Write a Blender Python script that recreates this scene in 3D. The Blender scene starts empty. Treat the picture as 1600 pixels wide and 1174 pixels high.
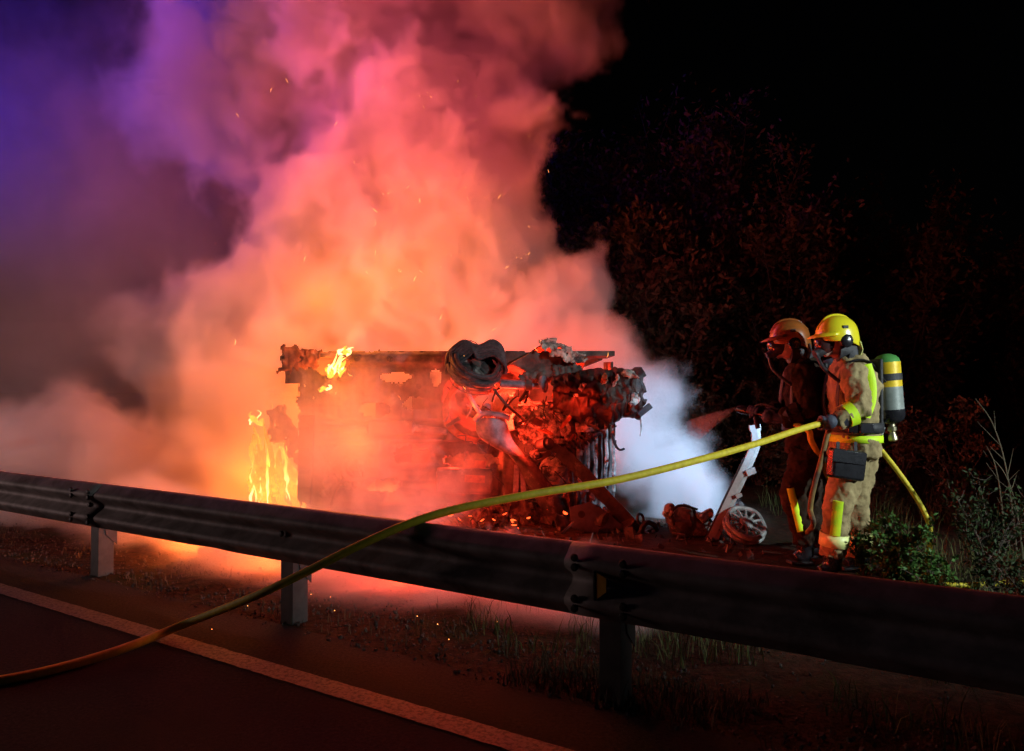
import bpy, bmesh, math, random
import numpy as np
from mathutils import Vector, Matrix, Euler, noise as mnoise

# ---------------------------------------------------------------- camera, world, light
SC = bpy.context.scene
COL = SC.collection
R = math.radians
F_PX, CX, CY, CAM_H, HORIZON = 1200.0, 800.0, 587.0, 1.30, 610.0
PITCH = math.atan((HORIZON - CY) / F_PX)

cam_d = bpy.data.cameras.new('camera')
cam_d.sensor_width = 36.0
cam_d.lens = 36.0 * F_PX / 1600.0
cam_d.clip_start, cam_d.clip_end = 0.05, 1500.0
cam = bpy.data.objects.new('camera', cam_d)
cam.location = (0, 0, CAM_H)
cam.rotation_euler = (math.pi / 2 + PITCH, 0, 0)
COL.objects.link(cam)
SC.camera = cam

world = bpy.data.worlds.new('World')
SC.world = world
world.use_nodes = True
wn = world.node_tree.nodes
sky = wn.new('ShaderNodeTexSky')
sky.sky_type = 'NISHITA'
sky.sun_disc = False
sky.sun_elevation = R(-4.0)
sky.sun_rotation = R(120)
wn['Background'].inputs['Strength'].default_value = 0.015
world.node_tree.links.new(sky.outputs[0], wn['Background'].inputs['Color'])

vs = SC.view_settings
vs.view_transform = 'Standard'
vs.look = 'None'
vs.exposure = 0.0
vs.gamma = 1.0
SC.cycles.use_denoising = True
SC.cycles.max_bounces = 7
SC.cycles.diffuse_bounces = 3
SC.cycles.glossy_bounces = 2
SC.cycles.transparent_max_bounces = 8
SC.cycles.volume_bounces = 3
SC.cycles.volume_step_rate = 3.5
SC.cycles.volume_max_steps = 256
SC.cycles.sample_clamp_indirect = 4.0
SC.cycles.use_adaptive_sampling = True
SC.cycles.adaptive_threshold = 0.02


FIRE_K = 0.41


def W(px, py, y):
    """photograph pixel -> world point at distance y (used to measure the place)"""
    u, v = (px - CX) / F_PX, (CY - py) / F_PX
    c, s = math.cos(PITCH), math.sin(PITCH)
    d = Vector((u, c - v * s, s + v * c))
    return Vector((0, 0, CAM_H)) + d * (y / d.y)


def lamp(name, kind, loc, color, power, size=0.1, target=None, spot=None, blend=0.5):
    d = bpy.data.lights.new(name, kind)
    d.color = color
    d.energy = power
    if kind in ('POINT', 'SPOT'):
        d.shadow_soft_size = size
    if spot:
        d.spot_size = R(spot)
        d.spot_blend = blend
    o = bpy.data.objects.new(name, d)
    o.location = loc
    if target is not None:
        o.rotation_euler = (Vector(target) - Vector(loc)).to_track_quat('-Z', 'Y').to_euler()
    COL.objects.link(o)
    return o


FIRE = (1.0, 0.185, 0.010)
SALMON = (1.0, 0.092, 0.078)
RED = (1.0, 0.035, 0.012)
MAUVE = (1.0, 0.10, 0.19)
# flames along the wreck, and lamps added in open air to light the smoke
for px, py, y, c, p in ((460, 515, 7.85, FIRE, 100), (560, 500, 7.80, FIRE, 160), (660, 510, 7.85, FIRE, 110), (770, 505, 8.0, SALMON, 120),
                        (540, 430, 8.05, (1.0, 0.30, 0.015), 130), (690, 390, 8.1, FIRE, 80), (420, 390, 8.1, SALMON, 60),
                        (600, 270, 8.1, SALMON, 100), (740, 250, 8.2, SALMON, 80), (490, 230, 8.3, MAUVE, 60),
                        (620, 120, 8.2, MAUVE, 75), (790, 90, 8.4, MAUVE, 45), (440, 80, 8.5, MAUVE, 60), (340, 270, 8.5, MAUVE, 50), (600, -60, 8.3, MAUVE, 40),  # upper mauve lamps are added, no flame burns there
                        (500, 460, 9.5, FIRE, 110), (600, 430, 9.7, FIRE, 130), (880, 520, 8.2, SALMON, 80)):  # last lamp added to light the trees on the right
    lamp('fire_and_fill_light', 'POINT', W(px, py, y), c, p * FIRE_K, 0.40)
lamp('fire_and_fill_light', 'POINT', W(420, 735, 7.80), FIRE, 95, 0.12)           # flames at the open end of the car
lamp('fire_and_fill_light', 'POINT', W(525, 585, 7.30), FIRE, 24, 0.12)  # flames at the sill
lamp('fire_and_fill_light', 'POINT', W(560, 690, 7.15), (1, .12, .02), 24, 0.20)  # added in the smoke veil to light it
lamp('fire_and_fill_light', 'POINT', W(660, 700, 7.20), (1, .05, .02), 14, 0.20)           # added too, to redden the smoke veil
lamp('fire_and_fill_light', 'POINT', W(590, 700, 7.85), (1, .10, .02), 120, 0.15)  # fire inside the floor
lamp('fire_and_fill_light', 'POINT', W(300, 858, 6.3), (1, .15, .015), 130, 0.15)   # burning fluid on the verge
lamp('fire_and_fill_light', 'POINT', W(430, 880, 5.75), (1, .13, .015), 75, 0.12)
lamp('fire_and_fill_light', 'POINT', W(520, 640, 7.90), FIRE, 60, 0.15)
lamp('ember_and_fill_light', 'POINT', W(800, 640, 7.80), RED, 150, 0.10)           # glowing inside of the wheel housing
lamp('ember_and_fill_light', 'POINT', W(830, 690, 7.32), RED, 13, 0.06)           # added lamps, to redden the tangle of parts
lamp('ember_and_fill_light', 'POINT', W(905, 640, 7.22), RED, 9, 0.06)
lamp('ember_and_fill_light', 'POINT', W(735, 640, 7.25), (1, .06, .012), 10, 0.06)
lamp('ember_and_fill_light', 'POINT', W(760, 775, 7.1), RED, 9, 0.06)
lamp('ember_and_fill_light', 'POINT', W(860, 600, 7.72), RED, 60, 0.08)
lamp('ember_and_fill_light', 'POINT', W(705, 725, 7.84), RED, 70, 0.08)
lamp('ember_and_fill_light', 'POINT', W(850, 720, 7.70), RED, 55, 0.08)
lamp('ember_and_fill_light', 'POINT', W(860, 900, 5.0), RED, 40, 0.10)            # glowing ground under the car
lamp('ember_and_fill_light', 'POINT', W(640, 895, 5.3), (1, .05, .012), 70, 0.10)
lamp('ember_and_fill_light', 'POINT', W(800, 838, 6.6), RED, 12, 0.10)
# beacons and flood lamp of fire engines outside the picture, plus more unseen lamps
lamp('blue_beacon_light', 'SPOT', (-13.5, 10.5, 4.0), (0.006, 0.015, 1.0), 5000, 0.12, (-5.2, 8.2, 8.2), 80, 1.0)
lamp('blue_beacon_light', 'POINT', (4.5, -3.5, 2.2), (0.20, 0.30, 1.0), 9, 0.12)
lamp('warm_side_light', 'POINT', (-9.0, 5.6, 1.2), (0.92, 0.62, 0.60), 220, 0.70)  # unseen warm lamp, lights the rail face from the left
lamp('flood_and_fill_light', 'SPOT', (6.7, 1.5, 2.9), (0.85, 0.97, 1.0), 1900, 0.10, (2.05, 5.6, 1.0), 52, 1.0)
lamp('flood_and_fill_light', 'SPOT', (5.0, 3.0, 4.5), (0.42, 0.66, 1.0), 7000, 0.10, (1.75, 8.1, 0.6), 19, 0.6)  # second lamp, added to brighten the pale smoke puff

# ---------------------------------------------------------------- helpers
rng = random.Random(7)
NP = np.random.default_rng(11)


def link(o, parent=None):
    COL.objects.link(o)
    if parent is not None:
        o.parent = parent
    return o


def root_of(o):
    v = Vector((0, 0, 0))
    while o is not None:
        v += o.location
        o = o.parent
    return v


def tag(o, label=None, cat=None, group=None, kind=None):
    if label: o['label'] = label
    if cat: o['category'] = cat
    if group: o['group'] = group
    if kind: o['kind'] = kind
    return o


def thing(name, label, cat, loc=(0, 0, 0), group=None):
    o = bpy.data.objects.new(name, None)
    o.empty_display_size = 0.2
    o.location = loc
    link(o)
    return tag(o, label, cat, group)


def mesh_obj(name, verts, faces, mat, parent=None, smooth=False, origin=None):
    """verts are in world space; the object's origin is the parent's (or the given) base point"""
    me = bpy.data.meshes.new(name)
    off = root_of(parent) if parent is not None else Vector(origin or (0, 0, 0))
    if isinstance(verts, np.ndarray):
        verts = (verts - np.array(off)).tolist()
    else:
        verts = [(v[0] - off.x, v[1] - off.y, v[2] - off.z) for v in verts]
    if isinstance(faces, np.ndarray):
        faces = faces.tolist()
    me.from_pydata(verts, [], faces)
    me.update()
    if smooth:
        me.polygons.foreach_set('use_smooth', [True] * len(me.polygons))
    for m in (mat if isinstance(mat, (list, tuple)) else [mat]):
        me.materials.append(m)
    o = bpy.data.objects.new(name, me)
    if parent is None and origin is not None:
        o.location = origin
    return link(o, parent)


class MB:
    """collects shapes in world space"""
    def __init__(s):
        s.v, s.f = [], []

    def add(s, vs, fs):
        n = len(s.v)
        s.v += [Vector(v) for v in vs]
        s.f += [tuple(i + n for i in f) for f in fs]
        return s

    def box(s, c, size, rot=None):
        c = Vector(c); h = Vector(size) / 2
        m = rot if isinstance(rot, Matrix) else (Euler(rot).to_matrix() if rot else Matrix.Identity(3))
        vs = [c + m @ Vector((x * h.x, y * h.y, z * h.z)) for x in (-1, 1) for y in (-1, 1) for z in (-1, 1)]
        return s.add(vs, [(0, 1, 3, 2), (4, 6, 7, 5), (0, 4, 5, 1), (2, 3, 7, 6), (0, 2, 6, 4), (1, 5, 7, 3)])

    def tube(s, pts, rad, n=10, cap=True, ref=None, flat=None, phase=0.0):
        """rad: number, list of numbers or list of (ra, rb); rb lies along ref"""
        pts = [Vector(p) for p in pts]
        k = len(pts)
        if not isinstance(rad, (list, tuple)): rad = [rad] * k
        t0 = (pts[1] - pts[0]).normalized()
        r0 = Vector(ref) if ref is not None else (Vector((0, 0, 1)) if abs(t0.z) < .9 else Vector((1, 0, 0)))
        vs, fs = [], []
        prev = None
        for i, p in enumerate(pts):
            t = (pts[min(i + 1, k - 1)] - pts[max(i - 1, 0)]).normalized()
            b = r0 if (ref is not None or prev is None) else prev
            b = b - t * b.dot(t)
            if b.length < 1e-4: b = t.orthogonal()
            b.normalize()
            a = b.cross(t)
            prev = b
            ra, rb = rad[i] if isinstance(rad[i], (list, tuple)) else (rad[i], rad[i])
            for j in range(n):
                q = 2 * math.pi * j / n + phase
                vs.append(p + a * math.cos(q) * ra + b * math.sin(q) * rb)
        for i in range(k - 1):
            for j in range(n):
                j2 = (j + 1) % n
                fs.append((i * n + j, i * n + j2, (i + 1) * n + j2, (i + 1) * n + j))
        if cap:
            fs.append(tuple(range(n))[::-1])
            fs.append(tuple((k - 1) * n + j for j in range(n)))
        return s.add(vs, fs)

    def lathe(s, c, axis, prof, n=24, cap=True):
        """prof: list of (distance along axis, radius)"""
        c = Vector(c); t = Vector(axis).normalized(); a = t.orthogonal().normalized(); b = t.cross(a)
        vs, fs = [], []
        for (h, r) in prof:
            for j in range(n):
                q = 2 * math.pi * j / n
                vs.append(c + t * h + a * math.cos(q) * r + b * math.sin(q) * r)
        k = len(prof)
        for i in range(k - 1):
            for j in range(n):
                j2 = (j + 1) % n
                fs.append((i * n + j, i * n + j2, (i + 1) * n + j2, (i + 1) * n + j))
        if cap:
            fs.append(tuple(range(n))[::-1]); fs.append(tuple((k - 1) * n + j for j in range(n)))
        return s.add(vs, fs)

    def torus(s, c, axis, r1, r2, n=28, m=10, wob=0.0, seed=0, arc=2 * math.pi):
        c = Vector(c); t = Vector(axis).normalized(); a = t.orthogonal().normalized(); b = t.cross(a)
        rr = random.Random(seed); ph = rr.uniform(0, 6)
        vs, fs = [], []
        full = arc > 6.28
        nn = n if full else n + 1
        for i in range(nn):
            q = arc * i / n
            d = a * math.cos(q) + b * math.sin(q)
            w = wob * (math.sin(2 * q + ph) + .6 * math.sin(5 * q + 2 * ph))
            p = c + d * (r1 + w) + t * w * .8
            for j in range(m):
                e = 2 * math.pi * j / m
                vs.append(p + d * math.cos(e) * r2 + t * math.sin(e) * r2)
        for i in range(n):
            i2 = (i + 1) % nn
            for j in range(m):
                j2 = (j + 1) % m
                fs.append((i * m + j, i2 * m + j, i2 * m + j2, i * m + j2))
        return s.add(vs, fs)

    def plate(s, outline, d):
        """outline: list of world points (roughly planar), d: thickness vector"""
        d = Vector(d); n = len(outline)
        vs = [Vector(p) for p in outline] + [Vector(p) + d for p in outline]
        fs = [tuple(range(n))[::-1], tuple(range(n, 2 * n))]
        for i in range(n):
            j = (i + 1) % n
            fs.append((i, j, n + j, n + i))
        return s.add(vs, fs)

    def ellipsoid(s, c, r, rot=None, n=16, m=10):
        c = Vector(c)
        M = Euler(rot).to_matrix() if rot else Matrix.Identity(3)
        vs = [c + M @ Vector((0, 0, r[2]))]
        for i in range(1, m):
            th = math.pi * i / m
            for j in range(n):
                q = 2 * math.pi * j / n
                vs.append(c + M @ Vector((r[0] * math.sin(th) * math.cos(q), r[1] * math.sin(th) * math.sin(q), r[2] * math.cos(th))))
        vs.append(c + M @ Vector((0, 0, -r[2])))
        fs = [(0, 1 + j, 1 + (j + 1) % n) for j in range(n)]
        for i in range(m - 2):
            for j in range(n):
                j2 = (j + 1) % n
                fs.append((1 + i * n + j, 1 + (i + 1) * n + j, 1 + (i + 1) * n + j2, 1 + i * n + j2))
        L = len(vs) - 1; b = 1 + (m - 2) * n
        fs += [(L, b + (j + 1) % n, b + j) for j in range(n)]
        return s.add(vs, fs)

    def noise(s, amp, scale, seed=0):
        off = Vector((seed * 7.3, seed * 3.1, seed * 5.7))
        s.v = [v + mnoise.noise_vector(v * scale + off) * amp for v in s.v]
        return s

    def build(s, name, mat, parent=None, smooth=True, origin=None, bevel=0.0, sub=0, remesh=0.0, smooth_it=0, autos=True):
        o = mesh_obj(name, s.v, s.f, mat, parent, smooth, origin)
        if bevel:
            m = o.modifiers.new('bevel', 'BEVEL'); m.width = bevel; m.segments = 2; m.limit_method = 'ANGLE'; m.angle_limit = R(35)
        if sub:
            m = o.modifiers.new('subdivision', 'SUBSURF'); m.levels = m.render_levels = sub
        if remesh:
            m = o.modifiers.new('remesh', 'REMESH'); m.mode = 'VOXEL'; m.voxel_size = remesh; m.use_smooth_shade = True
        if smooth_it:
            m = o.modifiers.new('smooth', 'SMOOTH'); m.factor = .5; m.iterations = smooth_it
        if smooth and autos and not remesh and not sub:
            try:
                o.data.set_sharp_from_angle(angle=R(38))
            except Exception:
                pass
        return o


# ---------------------------------------------------------------- materials
def nd(nt, kind, **kw):
    n = nt.nodes.new(kind)
    for k, v in kw.items():
        if k in n.inputs:
            n.inputs[k].default_value = v
        else:
            setattr(n, k, v)
    return n


def material(name, c1, c2=None, scale=8.0, rough=0.7, metal=0.0, bump=0.2, bscale=None, detail=6.0, contrast=(.35, .65), c3=None, s3=2.0, t3=(.55, .7), spec=.4, rough2=None, dist=.01):
    m = bpy.data.materials.new(name)
    m.use_nodes = True
    nt = m.node_tree
    L = nt.links.new
    b = nt.nodes['Principled BSDF']
    b.inputs['Roughness'].default_value = rough
    b.inputs['Metallic'].default_value = metal
    b.inputs['Specular IOR Level'].default_value = spec
    tc = nd(nt, 'ShaderNodeTexCoord')
    n1 = nd(nt, 'ShaderNodeTexNoise', Scale=scale, Detail=detail, Roughness=.6)
    L(tc.outputs['Object'], n1.inputs['Vector'])
    if c2 is None: c2 = tuple(x * .6 for x in c1)
    rmp = nd(nt, 'ShaderNodeValToRGB')
    rmp.color_ramp.elements[0].position, rmp.color_ramp.elements[1].position = contrast
    rmp.color_ramp.elements[0].color = (*c2, 1)
    rmp.color_ramp.elements[1].color = (*c1, 1)
    L(n1.outputs['Fac'], rmp.inputs['Fac'])
    col = rmp.outputs['Color']
    if c3 is not None:
        n3 = nd(nt, 'ShaderNodeTexNoise', Scale=s3, Detail=8.0, Roughness=.7)
        L(tc.outputs['Object'], n3.inputs['Vector'])
        mr = nd(nt, 'ShaderNodeMapRange')
        mr.inputs['From Min'].default_value, mr.inputs['From Max'].default_value = t3
        L(n3.outputs['Fac'], mr.inputs['Value'])
        mx = nd(nt, 'ShaderNodeMix', data_type='RGBA')
        L(mr.outputs[0], mx.inputs['Factor'])
        L(col, mx.inputs[6])
        mx.inputs[7].default_value = (*c3, 1)
        col = mx.outputs[2]
    L(col, b.inputs['Base Color'])
    if rough2 is not None:
        mr2 = nd(nt, 'ShaderNodeMapRange')
        mr2.inputs['To Min'].default_value, mr2.inputs['To Max'].default_value = rough, rough2
        L(n1.outputs['Fac'], mr2.inputs['Value'])
        L(mr2.outputs[0], b.inputs['Roughness'])
    if bump:
        n2 = nd(nt, 'ShaderNodeTexNoise', Scale=bscale or scale * 3, Detail=8.0, Roughness=.65)
        L(tc.outputs['Object'], n2.inputs['Vector'])
        bp = nd(nt, 'ShaderNodeBump', Strength=bump, Distance=dist)
        L(n2.outputs['Fac'], bp.inputs['Height'])
        L(bp.outputs[0], b.inputs['Normal'])
    return m


def emitter(name, c_lo, c_hi, z0, z1, strength, hole=0.0, hscale=14.0):
    """burning gas: colour goes from c_lo at height z0 to c_hi at z1; noise opens holes in the sheet of flame"""
    m = bpy.data.materials.new(name)
    m.use_nodes = True
    nt = m.node_tree
    L = nt.links.new
    nt.nodes.remove(nt.nodes['Principled BSDF'])
    out = nt.nodes['Material Output']
    tc = nd(nt, 'ShaderNodeTexCoord')
    sx = nd(nt, 'ShaderNodeSeparateXYZ')
    L(tc.outputs['Object'], sx.inputs[0])
    mr = nd(nt, 'ShaderNodeMapRange')
    mr.inputs['From Min'].default_value, mr.inputs['From Max'].default_value = z0, z1
    L(sx.outputs['Z'], mr.inputs['Value'])
    n = nd(nt, 'ShaderNodeTexNoise', Scale=hscale, Detail=3.0)
    L(tc.outputs['Object'], n.inputs['Vector'])
    ad = nd(nt, 'ShaderNodeMath', operation='MULTIPLY_ADD')
    L(n.outputs['Fac'], ad.inputs[0]); ad.inputs[1].default_value = 1.4
    sb = nd(nt, 'ShaderNodeMath', operation='SUBTRACT'); sb.inputs[1].default_value = .7
    L(mr.outputs[0], sb.inputs[0]); L(sb.outputs[0], ad.inputs[2])
    rp = nd(nt, 'ShaderNodeValToRGB')
    rp.color_ramp.elements[0].color = (*c_lo, 1); rp.color_ramp.elements[1].color = (*c_hi, 1)
    L(ad.outputs[0], rp.inputs[0])
    em = nd(nt, 'ShaderNodeEmission', Strength=strength)
    L(rp.outputs[0], em.inputs['Color'])
    if hole > 0:
        tr = nd(nt, 'ShaderNodeBsdfTransparent')
        mx = nd(nt, 'ShaderNodeMixShader')
        m2 = nd(nt, 'ShaderNodeMapRange')
        m2.inputs['From Min'].default_value, m2.inputs['From Max'].default_value = hole, hole + .15
        n4 = nd(nt, 'ShaderNodeTexNoise', Scale=hscale * 1.5, Detail=2.0)
        L(tc.outputs['Object'], n4.inputs['Vector'])
        L(n4.outputs['Fac'], m2.inputs['Value'])
        L(m2.outputs[0], mx.inputs[0]); L(tr.outputs[0], mx.inputs[1]); L(em.outputs[0], mx.inputs[2])
        L(mx.outputs[0], out.inputs['Surface'])
    else:
        L(em.outputs[0], out.inputs['Surface'])
    return m


M = {}
M['asphalt'] = material('asphalt', (.050, .047, .044), (.016, .015, .015), 60, .85, 0, .9, 140, contrast=(.3, .7), c3=(.030, .028, .027), s3=1.2, t3=(.45, .65), dist=.012, spec=.08)
M['paint'] = material('worn_road_paint', (.19, .185, .18), (.07, .068, .065), 55, .6, 0, 1.0, 85, contrast=(.38, .55), c3=(.06, .06, .06), s3=70, t3=(.56, .66), dist=.015)
M['dirt'] = material('dry_soil', (.065, .040, .026), (.022, .015, .011), 14, .95, 0, 1.0, 40, c3=(.028, .032, .014), s3=1.6, t3=(.5, .62), dist=.03, spec=.08)
M['galv'] = material('galvanised_steel', (.30, .27, .25), (.15, .13, .115), 7, .62, .12, .25, 60, c3=(.08, .06, .045), s3=2.6, t3=(.52, .70), spec=.4, dist=.004)
M['galv_post'] = material('galvanised_post_steel', (.13, .12, .11), (.08, .075, .07), 9, .5, .3, .12, 70, c3=(.12, .09, .06), s3=5, t3=(.6, .78), dist=.004)
M['amber'] = material('amber_reflector', (.72, .40, .05), (.60, .30, .04), 30, .35, 0, .05)
M['bolt'] = material('dark_bolt_steel', (.08, .07, .06), (.03, .03, .03), 40, .5, .6, .1)
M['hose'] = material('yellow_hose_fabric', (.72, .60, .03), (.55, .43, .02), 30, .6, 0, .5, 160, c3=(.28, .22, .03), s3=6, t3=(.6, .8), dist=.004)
M['hose_shaded'] = material('shaded_yellow_hose', (.22, .14, .03), (.06, .035, .02), 9, .7, 0, .5, 120, dist=.004)  # yellow hose darkened in colour where it hangs in shadow
M['char'] = material('charred_metal', (.10, .085, .075), (.022, .020, .019), 9, .75, .25, .8, 30, c3=(.34, .32, .29), s3=4.5, t3=(.56, .72), dist=.012)
M['scorch'] = material('scorched_sheet_steel', (.13, .10, .085), (.025, .020, .018), 6, .7, .2, .8, 26, c3=(.24, .22, .20), s3=3, t3=(.58, .70), dist=.010)
M['soot'] = material('sooty_black_metal', (.040, .037, .036), (.012, .012, .013), 14, .6, .3, .7, 45, c3=(.12, .11, .10), s3=8, t3=(.6, .75), dist=.008)
M['bluegrey'] = material('burnt_blue_grey_steel', (.20, .225, .27), (.07, .078, .095), 10, .55, .35, .5, 35, c3=(.34, .34, .33), s3=6, t3=(.58, .74), dist=.008)
M['slate'] = material('dark_slate_steel', (.075, .085, .11), (.035, .04, .05), 10, .5, .3, .4, 30, dist=.008)
M['ash_pale'] = material('pale_ash_alloy', (.34, .35, .34), (.10, .10, .10), 14, .6, .2, .6, 40, c3=(.10, .10, .10), s3=7, t3=(.60, .72), dist=.008)
M['ashy'] = material('ash_covered_panel', (.52, .55, .48), (.13, .14, .12), 16, .85, .1, 1.0, 50, c3=(.05, .05, .05), s3=9, t3=(.5, .6), dist=.015)
M['rust'] = material('heat_rusted_steel', (.30, .12, .05), (.10, .04, .02), 12, .8, .2, .6, 35, c3=(.40, .34, .28), s3=5, t3=(.58, .72))
M['alu'] = material('bare_aluminium_strip', (.40, .42, .41), (.28, .29, .28), 12, .45, .4, .3, 45, c3=(.14, .13, .12), s3=5, t3=(.66, .80))
M['tyre_ash'] = material('burnt_tyre_wire', (.055, .05, .055), (.015, .014, .016), 30, .6, .2, .8, 70, dist=.008)
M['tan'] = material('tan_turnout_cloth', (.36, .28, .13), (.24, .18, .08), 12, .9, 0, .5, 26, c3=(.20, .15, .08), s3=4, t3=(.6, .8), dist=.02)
M['tan_shaded'] = material('shaded_tan_cloth', (.035, .022, .014), (.018, .012, .008), 9, .95, 0, .6, 26, c3=(.07, .05, .04), s3=4, t3=(.52, .7), dist=.02, spec=.05)  # tan cloth darkened in colour for the shadow on the second firefighter
M['hivis'] = material('fluorescent_yellow_band', (.66, 1.0, .02), (.58, .92, .02), 20, .55, 0, .3, 60)
M['hivis_pale'] = material('pale_reflective_band', (.85, .90, .35), (.70, .75, .25), 20, .4, 0, .3, 60)
M['black'] = material('black_webbing', (.035, .035, .038), (.015, .015, .017), 20, .6, 0, .4, 60)
M['black_gloss'] = material('black_gloss_plastic', (.02, .02, .024), (.012, .012, .014), 14, .22, 0, .2, 20, spec=.6)
M['glove'] = material('dark_blue_glove_leather', (.06, .07, .10), (.025, .03, .045), 18, .7, 0, .5, 50)
M['helmet_y'] = material('yellow_helmet_shell', (.80, .72, .02), (.70, .60, .02), 6, .25, 0, .06, 30, c3=(.35, .28, .03), s3=7, t3=(.64, .85), spec=.6)
M['helmet_o'] = material('orange_helmet_shell', (.32, .10, .02), (.20, .06, .012), 6, .28, 0, .06, 30, c3=(.2, .09, .03), s3=7, t3=(.62, .82), spec=.6)  # orange darkened in colour for the same shadow
M['visor'] = material('dark_visor', (.06, .03, .03), (.03, .02, .02), 10, .12, 0, .0, spec=.8)
M['skin'] = material('skin', (.50, .30, .22), (.42, .24, .17), 20, .55, 0, .1)
M['cyl_grey'] = material('grey_painted_steel', (.27, .31, .28), (.18, .21, .19), 14, .4, .1, .15, 40)
M['cyl_green'] = material('green_painted_steel', (.10, .34, .08), (.07, .25, .06), 14, .4, .1, .1)
M['cyl_yellow'] = material('yellow_painted_steel', (.80, .56, .02), (.62, .42, .02), 14, .4, .1, .1)
M['brass'] = material('brass_valve', (.55, .50, .30), (.35, .32, .2), 14, .35, .8, .1)
M['bark'] = material('bark', (.11, .085, .065), (.05, .04, .03), 18, .9, 0, .8, 30)
M['leaf'] = material('dull_green_leaf', (.13, .10, .055), (.085, .07, .035), 3, .7, 0, 0, spec=.1)
M['leaf2'] = material('bright_green_leaf', (.075, .17, .035), (.035, .085, .018), 4, .5, 0, 0, spec=.1)
M['leaf3'] = material('shaded_green_weed', (.035, .06, .02), (.018, .03, .010), 4, .6, 0, 0, spec=.1)  # green darkened in colour so these weeds look unlit
M['grass'] = material('verge_grass_blade', (.085, .13, .035), (.12, .10, .045), 2.5, .7, 0, 0, spec=.1)
M['dry'] = material('dry_stalk', (.12, .10, .055), (.07, .055, .03), 6, .8, 0, 0)
M['stone'] = material('grey_gravel', (.11, .09, .075), (.05, .04, .035), 10, .9, 0, .4, 30)
M['flame'] = emitter('flame_gas', (1.0, .48, .05), (1.0, .20, .015), -.02, .50, 1.9, .33, 13)
M['flame_core'] = emitter('flame_core_gas', (1.0, .80, .28), (1.0, .45, .05), -.02, .35, 3.2)
M['spark'] = emitter('spark', (1.0, .42, .10), (1.0, .30, .06), 0, 4, 7.0)
M['ember'] = emitter('glowing_ember', (1.0, .10, .02), (1.0, .03, .01), 0, .8, 3.0)

# ---------------------------------------------------------------- road, verge
D = Vector((.837, -.548, 0)).normalized()       # direction of the road, towards the near right
NRM = Vector((-D.y, D.x, 0)) * 1.0               # away from the road, beyond the guardrail
if NRM.y < 0: NRM = -NRM
P0 = Vector((.44, 3.28, 0))                      # foot of one guardrail post


def rp(t, d, z=0.0):
    """t metres along the guardrail, d metres beyond it"""
    p = P0 + D * t + NRM * d
    return Vector((p.x, p.y, z))


def sheet(name, t0, t1, d0, d1, nt_, nd_, z, mat, amp=0.0, sc=1.0, kind='structure'):
    vs, fs = [], []
    for i in range(nt_ + 1):
        for j in range(nd_ + 1):
            p = rp(t0 + (t1 - t0) * i / nt_, d0 + (d1 - d0) * j / nd_, z)
            if amp:
                e = min(1, j / 3.0)
                p.z += e * amp * (mnoise.fractal(p * sc, 1.0, 2.0, 4))
            vs.append(p)
    for i in range(nt_):
        for j in range(nd_):
            a = i * (nd_ + 1) + j
            fs.append((a, a + nd_ + 1, a + nd_ + 2, a + 1))
    o = mesh_obj(name, vs, fs, mat, smooth=True)
    return tag(o, kind=kind)


g = MB().add([(-400, -400, -.02), (400, -400, -.02), (400, 400, -.02), (-400, 400, -.02)], [(0, 1, 2, 3)]).build('ground', M['dirt'])
tag(g, kind='structure')
sheet('road', -120, 60, -9.0, -.10, 60, 4, 0.0, M['asphalt'])
vs_, fs_ = [], []
ts_ = [-120, -60, -30, -16] + [-12 + .03 * i for i in range(560)] + [8, 20, 60]
for t_ in ts_:
    a_, b_ = (.005 * mnoise.noise(Vector((t_ * 9, k_, 0))) + .005 * mnoise.noise(Vector((t_ * 31, k_, 3))) for k_ in (0, 7))
    vs_ += [rp(t_, -.655 + a_, .004), rp(t_, -.530 + b_, .004)]
for i_ in range(len(ts_) - 1):
    fs_.append((2 * i_, 2 * i_ + 2, 2 * i_ + 3, 2 * i_ + 1))
tag(mesh_obj('edge_line', vs_, fs_, M['paint']), kind='structure')
sheet('verge', -14, 8, -.10, 14.0, 220, 130, -.006, M['dirt'], .035, 1.7)


def ground_z(x, y):
    return 0.0

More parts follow.
